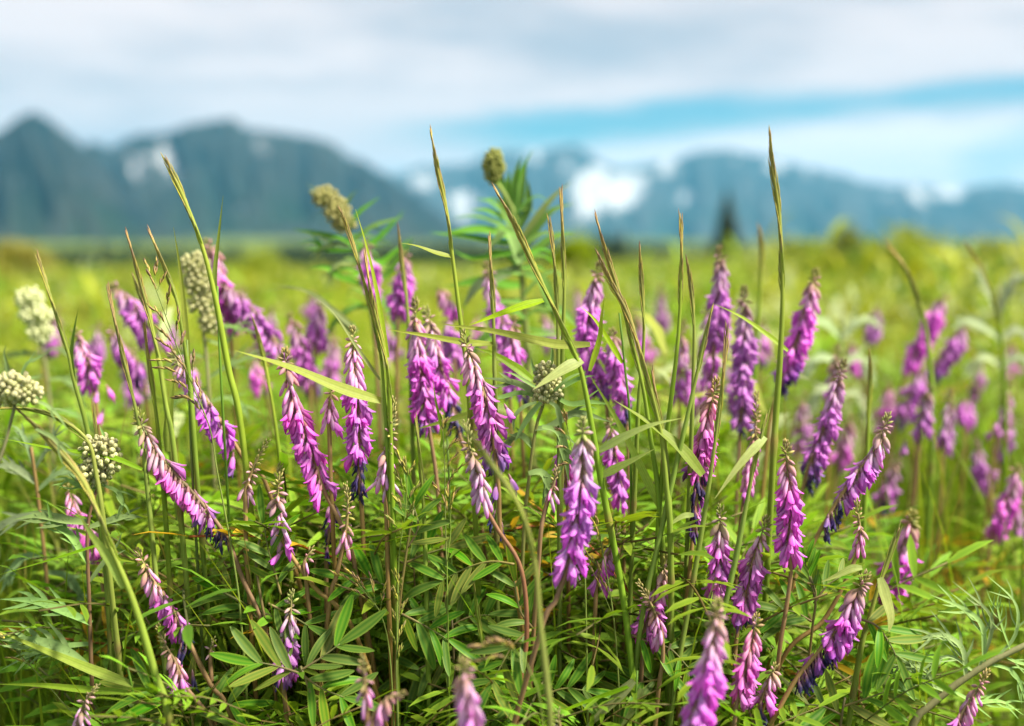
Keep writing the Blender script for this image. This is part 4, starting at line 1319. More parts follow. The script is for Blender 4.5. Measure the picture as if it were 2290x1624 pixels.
G('dark-tipped grass spike hugging a narrow blade', [(815, 558), (830, 660), (862, 800), (872, 890)], [(874, 980), (880, 1200)], .795, 13, .9,
  blades_=[B(pts=[(868, 800), (840, 640), (818, 545), (795, 468)], wpx=13, col=YEL_B, d=.80, face=(.3, -.9, .1)), B(pts=[(850, 850), (800, 780), (750, 705), (710, 668)], wpx=10, col=(.22, .28, .10), d=.80)])
G('very tall central grass spike with one short leaf, tip in the sky', [(962, 287), (975, 360), (1000, 480), (1010, 560)], [(1020, 640), (1035, 760), (1050, 900)], .84, 13, .85, stem_c=(.19, .25, .03), blades_=[B(pts=[(1010, 574), (975, 566), (930, 550), (890, 543)], wpx=16, col=YEL_B, d=.84, dd=-.03)])
G('thick slanting grass spike crossing in front of the leafy tall herb', [(1103, 417), (1150, 500), (1210, 630), (1285, 790)], [(1310, 880), (1345, 1080), (1395, 1350), (1425, 1640)], .785, 16, .85, stem_c=(.16, .25, .03),
  blades_=[B(pts=[(1302, 806), (1270, 820), (1230, 845), (1192, 872)], wpx=32, col=PALE_B, dd=-.03, fold=.1), B(pts=[(1345, 1064), (1390, 1042), (1430, 1022), (1466, 1003)], wpx=26, col=(.36, .46, .12), dd=-.03, fold=.12),
           B(pts=[(1340, 1008), (1400, 975), (1460, 950), (1527, 935)], wpx=26, col=PALE_B, dd=-.04, fold=.12)])
G('short grass spike with green stem standing left of the slanting one', [(1094, 527), (1098, 600), (1103, 700)], [(1105, 800), (1108, 950)], .83, 12, .9, blades_=[B(pts=[(1105, 770), (1040, 766), (950, 750), (868, 737)], wpx=19, col=YEL_B, d=.83, dd=-.03)])
G('thin grass spike right of the leafy herb, lower of two', [(1227, 485), (1238, 570), (1246, 680)], [(1248, 800), (1250, 950)], .82, 11, .85, blades_=[B(pts=[(1215, 672), (1170, 684), (1110, 705), (1048, 728)], wpx=22, col=YEL_B, d=.82, dd=-.03)])
G('thin grass spike right of the leafy herb, upper of two', [(1254, 420), (1258, 520), (1262, 640)], [(1258, 780), (1256, 950)], .83, 12, .9, blades_=[B(pts=[(1320, 771), (1240, 770), (1110, 742), (985, 724)], wpx=26, col=(.26, .37, .035), d=.80, dd=.0)])
G('leaning brown grass spike, taller of the crossing twins', [(1330, 475), (1348, 540), (1385, 660), (1430, 830)], [(1452, 960), (1480, 1200)], .80, 13, 1.15)
G('leaning brown grass spike, shorter of the crossing twins', [(1334, 560), (1365, 630), (1410, 720), (1470, 930)], [(1488, 1060), (1500, 1250)], .785, 15, 1.2,
  blades_=[B(pts=[(1572, 1062), (1520, 1000), (1450, 945), (1370, 893)], wpx=34, col=MID_B, d=.785, fold=.15), B(pts=[(1478, 1142), (1440, 1060), (1380, 940), (1318, 838)], wpx=22, col=(.28, .37, .08), d=.80)])
G('grass spike with plump brown tip right of the crossing twins', [(1430, 548), (1434, 620), (1440, 730)], [(1436, 820), (1425, 960)], .83, 11, 1.0)
G('forked-tip grass spike upright against the blue slope', [(1522, 477), (1524, 560), (1521, 680)], [(1512, 800), (1490, 980), (1470, 1200)], .80, 12, .95)
G('slim bent grass spike close beside the forked-tip one', [(1535, 578), (1545, 640), (1552, 730)], [(1550, 850), (1545, 1000)], .83, 11, .9)
G('tallest lone grass spike, right of the far spruce', [(1721, 290), (1727, 370), (1742, 480), (1750, 640)], [(1745, 790), (1735, 930), (1725, 1100)], .865, 15, .65, stem_c=(.16, .22, .03), blades_=[B(pts=[(1762, 785), (1720, 752), (1660, 710), (1598, 680)], wpx=15, col=YEL_B, d=.88)])
G('small grass spike with long pointed leaf near the forked-tip stalk', [(1592, 690), (1578, 750), (1562, 820)], [(1535, 940), (1480, 1180), (1430, 1420)], .785, 13, .4, stem_c=(.16, .25, .03))
G('dark slim grass spike standing right of the crossing stems', [(1625, 722), (1622, 790), (1612, 890), (1600, 980)], [(1580, 1120), (1545, 1330), (1500, 1600)], .79, 13, 1.1, stem_c=(.15, .23, .03), blades_=[B(pts=[(1552, 1152), (1530, 1154), (1510, 1165), (1488, 1182)], wpx=16, col=PALE_B, d=.785)])
G('short rye spike with rosy tip low among purple flowers', [(1459, 828), (1466, 880), (1482, 960)], [(1495, 1080), (1500, 1300)], .79, 12, 1.2)
G('thick green stem with furled tip and a pale drooping leaf', [(1716, 925), (1700, 985), (1682, 1060)], [(1645, 1250), (1600, 1450), (1570, 1640)], .785, 14, .15, stem_c=(.15, .25, .03), blades_=[B(pts=[(1712, 978), (1690, 1000), (1650, 1045), (1598, 1116)], wpx=24, col=PALE_B, dd=-.03, fold=.1)])
G('near soft grass spike bending in from the left border', [(38, 915), (110, 985), (190, 1085), (255, 1240)], [(300, 1350), (345, 1500), (385, 1640)], .705, 19, .75, stem_c=(.18, .26, .03), blades_=[B(pts=[(278, 1315), (255, 1265), (215, 1210), (174, 1148)], wpx=30, col=(.32, .43, .10), dd=.0, fold=.12)])
G('pale grass spike arching over to the left border', [(-10, 912), (60, 915), (130, 935), (195, 985)], [(215, 1060), (235, 1200)], .76, 14, .3, stem_c=(.20, .27, .03))
G('near blurred yellowish grass spike curving down through the middle', [(1032, 945), (1100, 1040), (1160, 1130), (1195, 1250)], [(1208, 1400), (1222, 1520), (1232, 1650)], .635, 17, .05, stem_c=(.20, .23, .05), spw=.6)
G('tiny grass spike left of the round mugwort head', [(207, 898), (212, 940), (216, 990)], [(222, 1080)], .82, 9, .8)
G('blurred drooping grass spike in front of the yellow-green shrub', [(1985, 545), (2030, 610), (2065, 710)], [(2080, 820), (2085, 950)], 1.16, 13, .9, joined=True)
G('blurred thin grass spike at the right, topmost tip', [(2160, 545), (2205, 620), (2235, 720)], [(2245, 850), (2248, 1000)], 1.22, 11, .6, joined=True)
G('blurred grass spike just left of the tallest lone spike', [(1698, 508), (1704, 570), (1700, 650)], [(1692, 760), (1685, 900)], 1.10, 13, .7, joined=True)
G('soft reddish grass spike between herb and central stalk', [(890, 505), (898, 580), (908, 660)], [(915, 760), (920, 900)], .93, 11, 1.1)
G('short soft grass spike between the close pair and brown-tipped stalk', [(299, 620), (312, 655), (332, 700)], [(350, 780), (370, 900)], .90, 11, .6)
G('narrow grass spike inside the arch of soft purple flowers', [(322, 720), (330, 790), (346, 900)], [(355, 980), (370, 1150)], .815, 12, 1.0)
G('slim yellowish grass stem left of the doubled purple spike', [(565, 712), (585, 780), (605, 880)], [(620, 980), (640, 1150)], .90, 11, .45)
G('soft grass spike behind the strongly leaning spike', [(1945, 788), (1946, 850), (1942, 930)], [(1938, 1050), (1930, 1200)], .94, 12, .5)
G('green rye tip below the crossing twins beside the cream bud spike', [(1058, 1290), (1065, 1350), (1075, 1420)], [(1085, 1520)], .80, 11, .1)
G('slim green rye spike beside the brown seed grass', [(930, 935), (938, 1010), (945, 1090)], [(950, 1200), (955, 1400)], .81, 12, .1)
G('green blade-like rye stem slanting beside the fanned magenta spike', [(2012, 1180), (1990, 1240), (1965, 1310)], [(1945, 1380), (1920, 1480)], .79, 14, .05, stem_c=(.20, .28, .03), blades_=[B(pts=[(1968, 1292), (1982, 1340), (1992, 1380), (1988, 1415)], wpx=29, col=PALE_B, d=.765, fold=.08, shape=3.0), B(pts=[(1928, 1270), (1905, 1272), (1870, 1288), (1836, 1302)], wpx=20, col=PALE_B, d=.77)])


def blade_plant(label, d, stem, bl, group='broad-leaved grass plants'):
    S = [P(u, v, d) for (u, v) in stem]
    foot = ground_run(S, lean=.2)
    base = foot[-1].copy(); base.z = gz(base.x, base.y)
    t = thing('grass_plant', label, 'grass', base, group)
    put('stem', MB().tube(smooth(S + foot, 24), lambda t: .0008 + .0009 * t, lambda t: (.12, .20, .035), 7).mesh('stem', M_STEM, base), t)
    for q in bl:
        one_blade(t, base, d=q.pop('d', d), **q)


blade_plant('broad upright blade behind the seed grass, tip over the far meadow', .82, [(418, 760), (424, 900), (430, 1050)], [B(pts=[(420, 860), (416, 740), (404, 610), (388, 508)], wpx=16, col=YEL_B, face=(.3, -.9, .1)), B(pts=[(376, 1010), (378, 940), (384, 880), (390, 836)], wpx=26, col=MID_B, d=.815, face=(.3, -.9, .1))])
blade_plant('single narrow blade pointing up beside the tall smooth spike', .86, [(486, 640), (490, 760), (500, 950)], [B(pts=[(484, 700), (480, 620), (489, 530), (499, 438)], wpx=13, col=MID_B, face=(.3, -.9, .1))])
blade_plant('grass with long level blades reaching in at the lower left border', .77, [(285, 1490), (300, 1560), (310, 1640)], [B(pts=[(298, 1532), (210, 1500), (100, 1455), (-20, 1405)], wpx=27, col=(.26, .38, .05)), B(pts=[(285, 1548), (190, 1542), (90, 1532), (-10, 1530)], wpx=20, col=MID_B), B(pts=[(232, 1215), (160, 1238), (80, 1262), (-10, 1288)], wpx=9, col=MID_B, d=.79)])
blade_plant('grass with broad bent pale blade at the bottom border', .745, [(1425, 1500), (1422, 1560), (1420, 1640)], [B(pts=[(1418, 1522), (1380, 1560), (1330, 1610), (1280, 1660)], wpx=30, col=(.30, .36, .14), fold=.1), B(pts=[(1420, 1530), (1380, 1545), (1260, 1590), (1180, 1640)], wpx=12, col=MID_B), B(pts=[(1436, 1540), (1420, 1580), (1400, 1610), (1380, 1640)], wpx=22, col=(.26, .33, .11))])
blade_plant('grass with leaf crossing behind the fine seed heads, middle', .83, [(1385, 700), (1400, 850), (1410, 1000)], [B(pts=[(1392, 812), (1360, 760), (1330, 715), (1298, 685)], wpx=16, col=YEL_B, d=.83), B(pts=[(1318, 830), (1340, 760), (1345, 710), (1352, 660)], wpx=16, col=YEL_B, d=.81, face=(.3, -.9, .1)), B(pts=[(1190, 850), (1150, 820), (1100, 790), (1060, 778)], wpx=24, col=MID_B, d=.86)])
blade_plant('grass with soft arching leaves behind the broad pointed leaf', 1.04, [(790, 720), (800, 850), (810, 1000)], [B(pts=[(800, 740), (740, 690), (680, 650), (605, 635)], wpx=18, col=(.17, .24, .07)), B(pts=[(795, 760), (720, 670), (650, 645), (585, 652)], wpx=14, col=(.17, .24, .08))])
blade_plant('grass with dull green leaf running level behind the doubled spike', .87, [(1000, 980), (1005, 1100)], [B(pts=[(1085, 925), (1040, 930), (985, 945), (930, 960)], wpx=18, col=MID_B), B(pts=[(985, 1000), (990, 970), (975, 900), (968, 850)], wpx=10, col=MID_B, d=.85)])

# ---------------------------------------------------------------- mugworts and the tall leafy herbs
GREEN_L = (0.100, 0.235, 0.030)


def herb_leaves(n, stem, seed, reach=(60, 150), w=(7, 14)):
    r = random.Random(seed); out = []
    for _ in range(n):
        k = r.uniform(0, len(stem) - 1.001); i = int(k); f = k - i
        u = stem[i][0] + (stem[i + 1][0] - stem[i][0]) * f; v = stem[i][1] + (stem[i + 1][1] - stem[i][1]) * f
        s = r.choice((-1, 1)); L = r.uniform(*reach); lift = r.uniform(-.2, 1.0) * L * .6
        out.append(([(u, v), (u + s * L * .35, v - lift * .7), (u + s * L * .7, v - lift), (u + s * L, v - lift * .75 + r.uniform(0, 25))], r.uniform(*w), 0, r.uniform(-.03, .04), 0, jit(GREEN_L, .25, r)))
    return out
mugwort('mugwort with round cream bud head on a reddish stem, lower left', [(222, 1005, 34, 26), (240, 1035, 24, 22), (205, 1060, 26, 22), (222, 1048, 26, 30)], [(218, 1090), (196, 1180), (200, 1350), (206, 1530)], .80,
        [([(215, 1092), (180, 1090), (150, 1075), (128, 1100)], 9, 2), ([(228, 1085), (262, 1100), (275, 1130), (262, 1160)], 8, 2), ([(200, 1170), (150, 1165), (90, 1155), (30, 1162)], 20, 3), ([(200, 1180), (250, 1165), (290, 1155), (322, 1158)], 16, 2),
         ([(205, 1395), (150, 1370), (80, 1345), (0, 1340)], 18, 3), ([(205, 1500), (150, 1460), (80, 1435), (-10, 1430)], 22, 4, -.02), ([(198, 1260), (160, 1200), (120, 1170), (105, 1120)], 14, 3), ([(202, 1300), (240, 1250), (265, 1215), (272, 1190)], 12, 1),
         ([(205, 1440), (120, 1450), (60, 1470), (0, 1500)], 14, 3), ([(230, 990), (232, 975), (226, 960), (222, 950)], 5, 0)], bud=.0046, n=60, stem_c=(.17, .10, .05))
mugwort('mugwort with small cream head amid silvery radiating leaves, centre', [(1222, 842, 21, 24), (1226, 872, 24, 24), (1212, 880, 16, 16)], [(1215, 905), (1198, 960), (1182, 1080), (1170, 1220)], .815,
        [([(1205, 885), (1160, 862), (1120, 852), (1078, 845)], 18, 1), ([(1205, 890), (1165, 880), (1110, 890), (1076, 862)], 13, 0, .02), ([(1200, 868), (1178, 855), (1150, 838), (1128, 832)], 7, 0, -.02), ([(1240, 875), (1268, 850), (1290, 838), (1310, 832)], 8, 0, -.02),
         ([(1238, 885), (1275, 905), (1320, 900), (1368, 905)], 12, 1), ([(1236, 880), (1270, 860), (1300, 845), (1330, 840)], 10, 0), ([(1228, 900), (1245, 912), (1252, 940), (1256, 970)], 11, 0, -.02), ([(1210, 900), (1190, 925), (1170, 955), (1150, 990)], 13, 0, -.03),
         ([(1200, 900), (1170, 912), (1150, 935), (1148, 965)], 9, 0, -.02), ([(1212, 955), (1245, 965), (1262, 1000), (1272, 1080)], 16, 3, -.02), ([(1196, 960), (1230, 955), (1290, 925), (1370, 945)], 16, 1), ([(1190, 1000), (1165, 975), (1140, 985), (1120, 1000)], 14, 2),
         ([(1182, 1060), (1210, 1058), (1225, 1085), (1222, 1150)], 18, 3, -.02), ([(1210, 850), (1195, 830), (1190, 815), (1188, 800)], 7, 0), ([(1228, 835), (1232, 815), (1235, 795), (1234, 770)], 8, 0), ([(1238, 845), (1252, 830), (1262, 815), (1268, 800)], 8, 0)], bud=.0046, n=44, stem_c=(.20, .20, .07))
mugwort('pale mugwort head cut by the left border', [(30, 865, 40, 24), (58, 880, 24, 18), (10, 885, 24, 16)], [(35, 900), (10, 1000), (-30, 1150)], .70,
        [([(60, 895), (100, 905), (130, 930), (150, 960)], 8, 1), ([(20, 850), (15, 815), (10, 790), (14, 770)], 6, 0), ([(45, 850), (60, 815), (85, 800), (105, 790)], 7, 1), ([(80, 960), (120, 980), (150, 1010), (180, 1020)], 9, 1)], bud=.0046, n=64, tint=(1.25, 1.3, 1.5))
mugwort('soft mugwort with tall whitish bud column near the left border', [(66, 670, 27, 24), (80, 705, 34, 20), (92, 745, 26, 20)], [(90, 760), (108, 860), (120, 1050)], 1.14,
        [([(95, 800), (60, 790), (20, 795), (-10, 800)], 9, 3), ([(95, 790), (130, 780), (160, 800), (180, 830)], 9, 2), ([(100, 840), (60, 850), (20, 830), (0, 790)], 10, 3), ([(102, 850), (150, 850), (180, 880), (190, 920)], 9, 3), ([(105, 880), (60, 900), (20, 900), (-10, 930)], 10, 3), ([(106, 930), (150, 920), (190, 940), (220, 980)], 10, 3), ([(110, 960), (70, 980), (30, 975), (0, 1000)], 10, 3), ([(112, 1000), (80, 1030), (60, 1060), (20, 1080)], 12, 3)], bud=.0046, n=60, joined=True, tint=(1.3, 1.35, 1.6))
mugwort('mugwort with stacked cream bud clumps behind the slim grass spike', [(436, 595, 28, 24), (445, 635, 30, 26), (452, 680, 24, 20), (470, 720, 22, 24)], [(452, 720), (462, 800), (472, 950)], 1.02,
        [([(458, 740), (500, 730), (540, 735), (580, 748)], 8, 1), ([(460, 760), (500, 770), (530, 740), (580, 680)], 9, 1), ([(458, 800), (420, 790), (390, 800), (360, 830)], 8, 2), ([(462, 850), (510, 820), (560, 800), (610, 790)], 12, 2), ([(464, 870), (420, 880), (390, 900), (370, 940)], 9, 2), ([(468, 900), (510, 890), (545, 910), (560, 950)], 10, 2)], bud=.0048, n=62, joined=True)
mugwort('tall leafy herb with dark upright bud cone against the snowy range', [(1104, 372, 20, 36)], [(1108, 405), (1150, 480), (1165, 600), (1180, 800), (1190, 1000)], 1.10,
        [([(1148, 480), (1150, 420), (1160, 370), (1168, 345)], 16, 0, 0, 0, GREEN_L), ([(1155, 490), (1165, 430), (1172, 390), (1178, 360)], 18, 0, 0, 0, GREEN_L), ([(1150, 480), (1128, 430), (1120, 390), (1124, 350)], 14, 0, 0, 0, GREEN_L), ([(1145, 470), (1160, 400), (1175, 365), (1192, 335)], 10, 0, .03, 0, GREEN_L),
         ([(1160, 540), (1110, 520), (1050, 515), (985, 525)], 21, 0, 0, 0, GREEN_L), ([(1160, 545), (1100, 540), (1040, 530), (960, 520)], 16, 0, 0, 0, GREEN_L), ([(1160, 530), (1110, 500), (1060, 485), (1010, 488)], 13, 0, .04, 0, GREEN_L), ([(1162, 540), (1200, 490), (1240, 440), (1280, 405)], 17, 0, 0, 0, (.16, .21, .06)),
         ([(1165, 560), (1210, 500), (1240, 470), (1285, 455)], 20, 0, 0, 0, GREEN_L), ([(1150, 500), (1120, 470), (1090, 450), (1060, 445)], 12, 0, .03, 0, GREEN_L), ([(1150, 500), (1110, 480), (1085, 470), (1050, 470)], 12, 0, 0, 0, GREEN_L), ([(1165, 580), (1200, 560), (1240, 530), (1290, 520)], 21, 0, .03, 0, GREEN_L),
         ([(1165, 600), (1120, 620), (1070, 640), (1035, 690)], 29, 0, 0, 0, (.13, .20, .08)), ([(1168, 610), (1210, 630), (1230, 680), (1240, 730)], 27, 0, 0, 0, GREEN_L), ([(1172, 640), (1130, 640), (1080, 630), (1000, 640)], 24, 0, .03, 0, GREEN_L), ([(1175, 680), (1210, 680), (1260, 700), (1300, 740)], 21, 0, 0, 0, GREEN_L),
         ([(1178, 720), (1140, 730), (1080, 760), (1040, 820)], 21, 0, 0, 0, GREEN_L), ([(1162, 560), (1120, 570), (1060, 580), (1010, 560)], 18, 0, 0, 0, GREEN_L), ([(1165, 590), (1150, 540), (1130, 520), (1090, 560)], 29, 0, -.02, 0, (.16, .24, .09)), ([(1158, 520), (1180, 470), (1182, 430), (1180, 400)], 20, 0, 0, 0, GREEN_L), ([(1150, 500), (1135, 460), (1135, 420), (1140, 380)], 21, 0, .0, 0, GREEN_L), ([(1160, 540), (1145, 500), (1125, 470), (1110, 440)], 24, 0, -.01, 0, GREEN_L)]
        + herb_leaves(30, [(1150, 470), (1165, 600), (1178, 760)], 3, (45, 105), (6, 11)), bud=.0040, n=60, joined=True, stem_w=22, stem_c=(.20, .25, .07), group='tall leafy herbs behind', tint=(.62, .66, .42))
mugwort('tall leafy herb with slanting fuzzy bud head against the dark mountain', [(728, 440, 28, 20), (752, 470, 30, 24), (768, 500, 24, 18)], [(770, 500), (800, 580), (830, 700), (850, 900)], 1.12,
        [([(785, 540), (740, 530), (690, 520), (650, 512)], 14, 0, 0, 0, GREEN_L), ([(790, 560), (730, 560), (700, 540), (665, 545)], 12, 1, 0, 0, GREEN_L), ([(790, 540), (830, 510), (870, 495), (905, 485)], 12, 0, 0, 0, GREEN_L), ([(795, 560), (840, 540), (880, 500), (905, 470)], 13, 0, .03, 0, GREEN_L), ([(780, 520), (800, 480), (830, 455), (850, 440)], 10, 0, 0, 0, GREEN_L),
         ([(775, 510), (770, 470), (785, 440), (800, 425)], 9, 0, .02, 0, GREEN_L), ([(800, 580), (850, 590), (890, 560), (920, 530)], 17, 0, 0, 0, GREEN_L), ([(810, 620), (860, 620), (900, 570), (925, 530)], 18, 0, .0, 0, GREEN_L), ([(812, 640), (760, 620), (730, 600), (690, 600)], 14, 0, 0, 0, GREEN_L), ([(790, 550), (750, 545), (720, 555), (690, 580)], 12, 2, 0, 0), ([(800, 590), (760, 590), (740, 610), (730, 640)], 9, 2), ([(820, 660), (860, 680), (880, 720), (890, 780)], 18, 0, 0, 0, GREEN_L), ([(825, 690), (790, 690), (750, 720), (730, 760)], 16, 0, 0, 0, GREEN_L)]
        + herb_leaves(24, [(775, 510), (800, 580), (830, 700)], 4, (35, 85), (4, 8)), bud=.0042, n=60, joined=True, stem_w=13, stem_c=(.18, .24, .08), group='tall leafy herbs behind', tint=(.95, .95, .62))
mugwort('silvery mugwort leaning out of the lower right corner', [], [(2310, 1435), (2200, 1490), (2090, 1570), (2030, 1650)], .775,
        [([(2190, 1490), (2215, 1420), (2210, 1370), (2130, 1300)], 8, 2), ([(2200, 1480), (2195, 1400), (2150, 1360), (2080, 1330)], 11, 4), ([(2160, 1520), (2150, 1450), (2100, 1420), (2030, 1440)], 12, 5), ([(2230, 1470), (2270, 1420), (2270, 1350), (2205, 1285)], 7, 2), ([(2210, 1485), (2260, 1500), (2285, 1540), (2300, 1600)], 8, 3),
         ([(2120, 1550), (2060, 1520), (2030, 1470), (2010, 1430)], 8, 3), ([(2080, 1580), (2040, 1560), (1990, 1500), (1970, 1450)], 9, 2), ([(2240, 1465), (2270, 1480), (2300, 1490), (2330, 1520)], 7, 3), ([(2130, 1545), (2180, 1570), (2240, 1570), (2290, 1600)], 9, 4), ([(2260, 1455), (2240, 1400), (2230, 1350), (2240, 1310)], 5, 3), ([(2100, 1560), (2070, 1500), (2030, 1490), (1960, 1500)], 8, 4), ([(2180, 1505), (2130, 1470), (2090, 1480), (2040, 1520)], 7, 3)],
        stem_w=24, stem_c=(.22, .24, .09), leafcol=(.20, .30, .10))
mugwort('soft silvery mugwort clump low at the left border', [], [(70, 1000), (90, 1150), (110, 1350)], .93,
        [([(80, 1080), (40, 1050), (10, 1040), (-20, 1050)], 14, 3), ([(82, 1100), (130, 1060), (160, 1060), (190, 1080)], 12, 3), ([(85, 1150), (40, 1160), (0, 1180), (-30, 1220)], 16, 3), ([(90, 1180), (140, 1170), (170, 1200), (180, 1250)], 14, 2), ([(95, 1240), (50, 1250), (20, 1290), (0, 1330)], 16, 3), ([(76, 1040), (60, 990), (40, 960), (20, 950)], 10, 2), ([(78, 1050), (110, 1000), (130, 960), (150, 940)], 10, 2), ([(100, 1280), (150, 1290), (180, 1330), (190, 1380)], 14, 2)],
        stem_c=(.22, .14, .06), leafcol=(.15, .22, .10))
mugwort('blurred pale mugwort in the right meadow behind the far violet spikes', [], [(2230, 640), (2240, 760), (2245, 900)], 1.5,
        [([(2232, 700), (2200, 640), (2190, 610), (2160, 590)], 18, 3), ([(2234, 700), (2260, 640), (2280, 620), (2310, 610)], 18, 3), ([(2236, 760), (2190, 730), (2160, 720), (2120, 740)], 18, 3), ([(2238, 760), (2270, 740), (2290, 750), (2320, 770)], 18, 3), ([(2240, 820), (2200, 800), (2180, 820), (2150, 850)], 18, 3), ([(2240, 830), (2270, 800), (2290, 810), (2320, 840)], 18, 3)],
        leafcol=(.30, .36, .20), stem_c=(.25, .28, .12))
mugwort('blurred pale mugwort behind the leaning purple spike', [], [(1885, 700), (1880, 800), (1875, 950)], 1.42,
        [([(1883, 760), (1840, 720), (1810, 720), (1780, 740)], 16, 3), ([(1882, 760), (1920, 720), (1950, 720), (1980, 740)], 16, 3), ([(1880, 820), (1840, 800), (1810, 820), (1790, 860)], 18, 3), ([(1880, 820), (1920, 800), (1940, 830), (1960, 870)], 18, 3), ([(1878, 880), (1840, 870), (1820, 900), (1810, 940)], 18, 3), ([(1876, 890), (1910, 880), (1930, 920), (1935, 960)], 18, 2)],
        leafcol=(.30, .36, .20), stem_c=(.25, .28, .12))

# ---------------------------------------------------------------- fine seed grasses
panicle('delicate purple-brown seed grass in front of the close pair of spikes', [(322, 582), (350, 650), (390, 760), (430, 860), (470, 960)], [(485, 1050), (520, 1240), (540, 1400)], .785,
        [((345, 640), (352, 585), 5), ((352, 650), (368, 620), 4), ((372, 705), (378, 650), 6), ((386, 755), (335, 683), 6), ((392, 770), (400, 700), 5), ((400, 790), (352, 735), 6), ((408, 815), (358, 762), 7), ((412, 825), (345, 805), 5), ((420, 850), (352, 822), 6), ((400, 790), (412, 748), 5),
         ((425, 850), (398, 800), 5), ((440, 890), (380, 850), 6), ((446, 905), (395, 888), 6), ((430, 860), (432, 790), 4), ((455, 925), (440, 850), 5), ((462, 940), (420, 890), 5)], 2, 1.0)
panicle('dense brownish green seed grass between cream spike and blurred bud spike', [(988, 932), (992, 990), (995, 1060), (995, 1120)], [(998, 1250), (1000, 1450)], .80,
        [((990, 960), (1000, 940), 8), ((992, 990), (1012, 960), 8), ((993, 1020), (1022, 985), 8), ((994, 1060), (1018, 1020), 8), ((995, 1090), (1036, 1040), 8), ((995, 1110), (1010, 1070), 6), ((995, 1120), (960, 1075), 7), ((996, 1150), (955, 1110), 7), ((996, 1150), (1022, 1100), 6)], 1, .8)
panicle('greenish plumed grass head beside the upright cream bud spike', [(905, 1030), (910, 1090), (905, 1160), (895, 1220)], [(890, 1300), (888, 1450)], .765,
        [((905, 1060), (890, 1020), 8), ((907, 1080), (925, 1040), 8), ((908, 1110), (885, 1060), 9), ((908, 1130), (932, 1090), 9), ((906, 1160), (880, 1110), 9), ((904, 1180), (925, 1130), 8), ((900, 1200), (870, 1160), 7)], 0, .95)
panicle('dense green catkin-like grass head low in the middle', [(888, 1280), (892, 1340), (890, 1410), (886, 1490)], [(888, 1560), (890, 1640)], .765,
        [((890, 1310), (882, 1285), 9), ((891, 1335), (900, 1300), 9), ((892, 1360), (880, 1320), 9), ((891, 1390), (905, 1350), 9), ((890, 1410), (878, 1370), 9), ((889, 1440), (902, 1400), 9), ((888, 1460), (876, 1420), 8), ((887, 1485), (898, 1450), 8)], 0, .85)
panicle('wispy pale seed grass spreading over the feathery leaves, lower left of centre', [(790, 1290), (820, 1330), (850, 1370)], [(870, 1450), (880, 1600)], .785,
        [((830, 1340), (740, 1280), 8), ((838, 1350), (770, 1270), 8), ((845, 1362), (760, 1312), 7), ((840, 1355), (830, 1290), 6), ((850, 1370), (860, 1310), 5)], 1, .9)
panicle('thin dark seed grass in front of the small faded spike', [(1330, 1130), (1345, 1220), (1360, 1300), (1372, 1380)], [(1380, 1470), (1385, 1600)], .785,
        [((1350, 1250), (1320, 1150), 7), ((1355, 1280), (1335, 1180), 6), ((1362, 1310), (1312, 1238), 6), ((1366, 1330), (1395, 1222), 6), ((1370, 1350), (1340, 1290), 5), ((1372, 1380), (1290, 1232), 5)], 2, .95)
panicle('small loose seed grass tangled beside the big near spike', [(1262, 930), (1275, 985), (1285, 1050)], [(1300, 1180), (1310, 1350)], .775,
        [((1275, 985), (1245, 960), 6), ((1280, 1010), (1250, 1000), 6), ((1284, 1040), (1255, 1040), 5), ((1270, 960), (1262, 920), 6)], 2, .85)
panicle('single drooping seed grass with pinkish spikelets, beside feather leaf', [(1000, 1100), (1004, 1140), (1008, 1190)], [(1000, 1260), (1002, 1400)], .785, [((1006, 1170), (1012, 1100), 6), ((1005, 1160), (992, 1120), 4)], 1, .95)
panicle('near blurred brown seed grass lying across the lower middle', [(1065, 1445), (1110, 1440), (1150, 1455)], [(1185, 1500), (1215, 1620)], .655, [((1140, 1450), (1075, 1445), 9), ((1150, 1456), (1100, 1432), 8), ((1160, 1465), (1130, 1440), 6), ((1170, 1480), (1070, 1478), 5)], 2, 1.05)
panicle('thin pale seed grass at the lower left border', [(0, 1420), (20, 1440), (60, 1480)], [(130, 1560), (180, 1640)], .785, [((60, 1480), (0, 1440), 6), ((80, 1500), (20, 1470), 6), ((120, 1545), (75, 1540), 5)], 1, .95)

# ---------------------------------------------------------------- the uncounted growth: leaves low down, grass, meadow
def low_leaf(seed, n=4, col=LEAF_C):
    r = random.Random(seed)
    b = MB()
    C = smooth([Vector((0, 0, 0)), Vector((.5, 0, .06)), Vector((1, 0, -.02))], 8)
    b.tube(C, lambda t: .009, lambda t: (.13, .12, .05), 3)
    lf = MB().strip([Vector((0, 0, 0)), Vector((.3, 0, .02)), Vector((.7, 0, .02)), Vector((1, 0, -.05))], lambda t: (.03, .088, .08, .005)[min(3, int(t * 3 + .01))], (0, 0, 1), lambda t: col, .2, 2, lerp3(LEAF_E, col, .25))
    for i in range(n):
        p = C[2 + int(6 * i / n)]
        for s in (-1, 1):
            x = Vector((.5, s * 1.0, r.uniform(-.25, .25)))
            b.add(lf, frame(x, Vector((r.uniform(-.3, .3), r.uniform(-.3, .3), 1)), p, .34 * r.uniform(.85, 1.1)))
    b.add(lf, frame(Vector((1, 0, -.1)), UP, C[-1], .36))
    return b


def rotm(az, pitch, roll, s, p):
    m = Matrix.Translation(p) @ Matrix.Rotation(az, 4, 'Z') @ Matrix.Rotation(-pitch, 4, 'Y') @ Matrix.Rotation(roll, 4, 'X') @ Matrix.Scale(s, 4)
    return np.array(m)


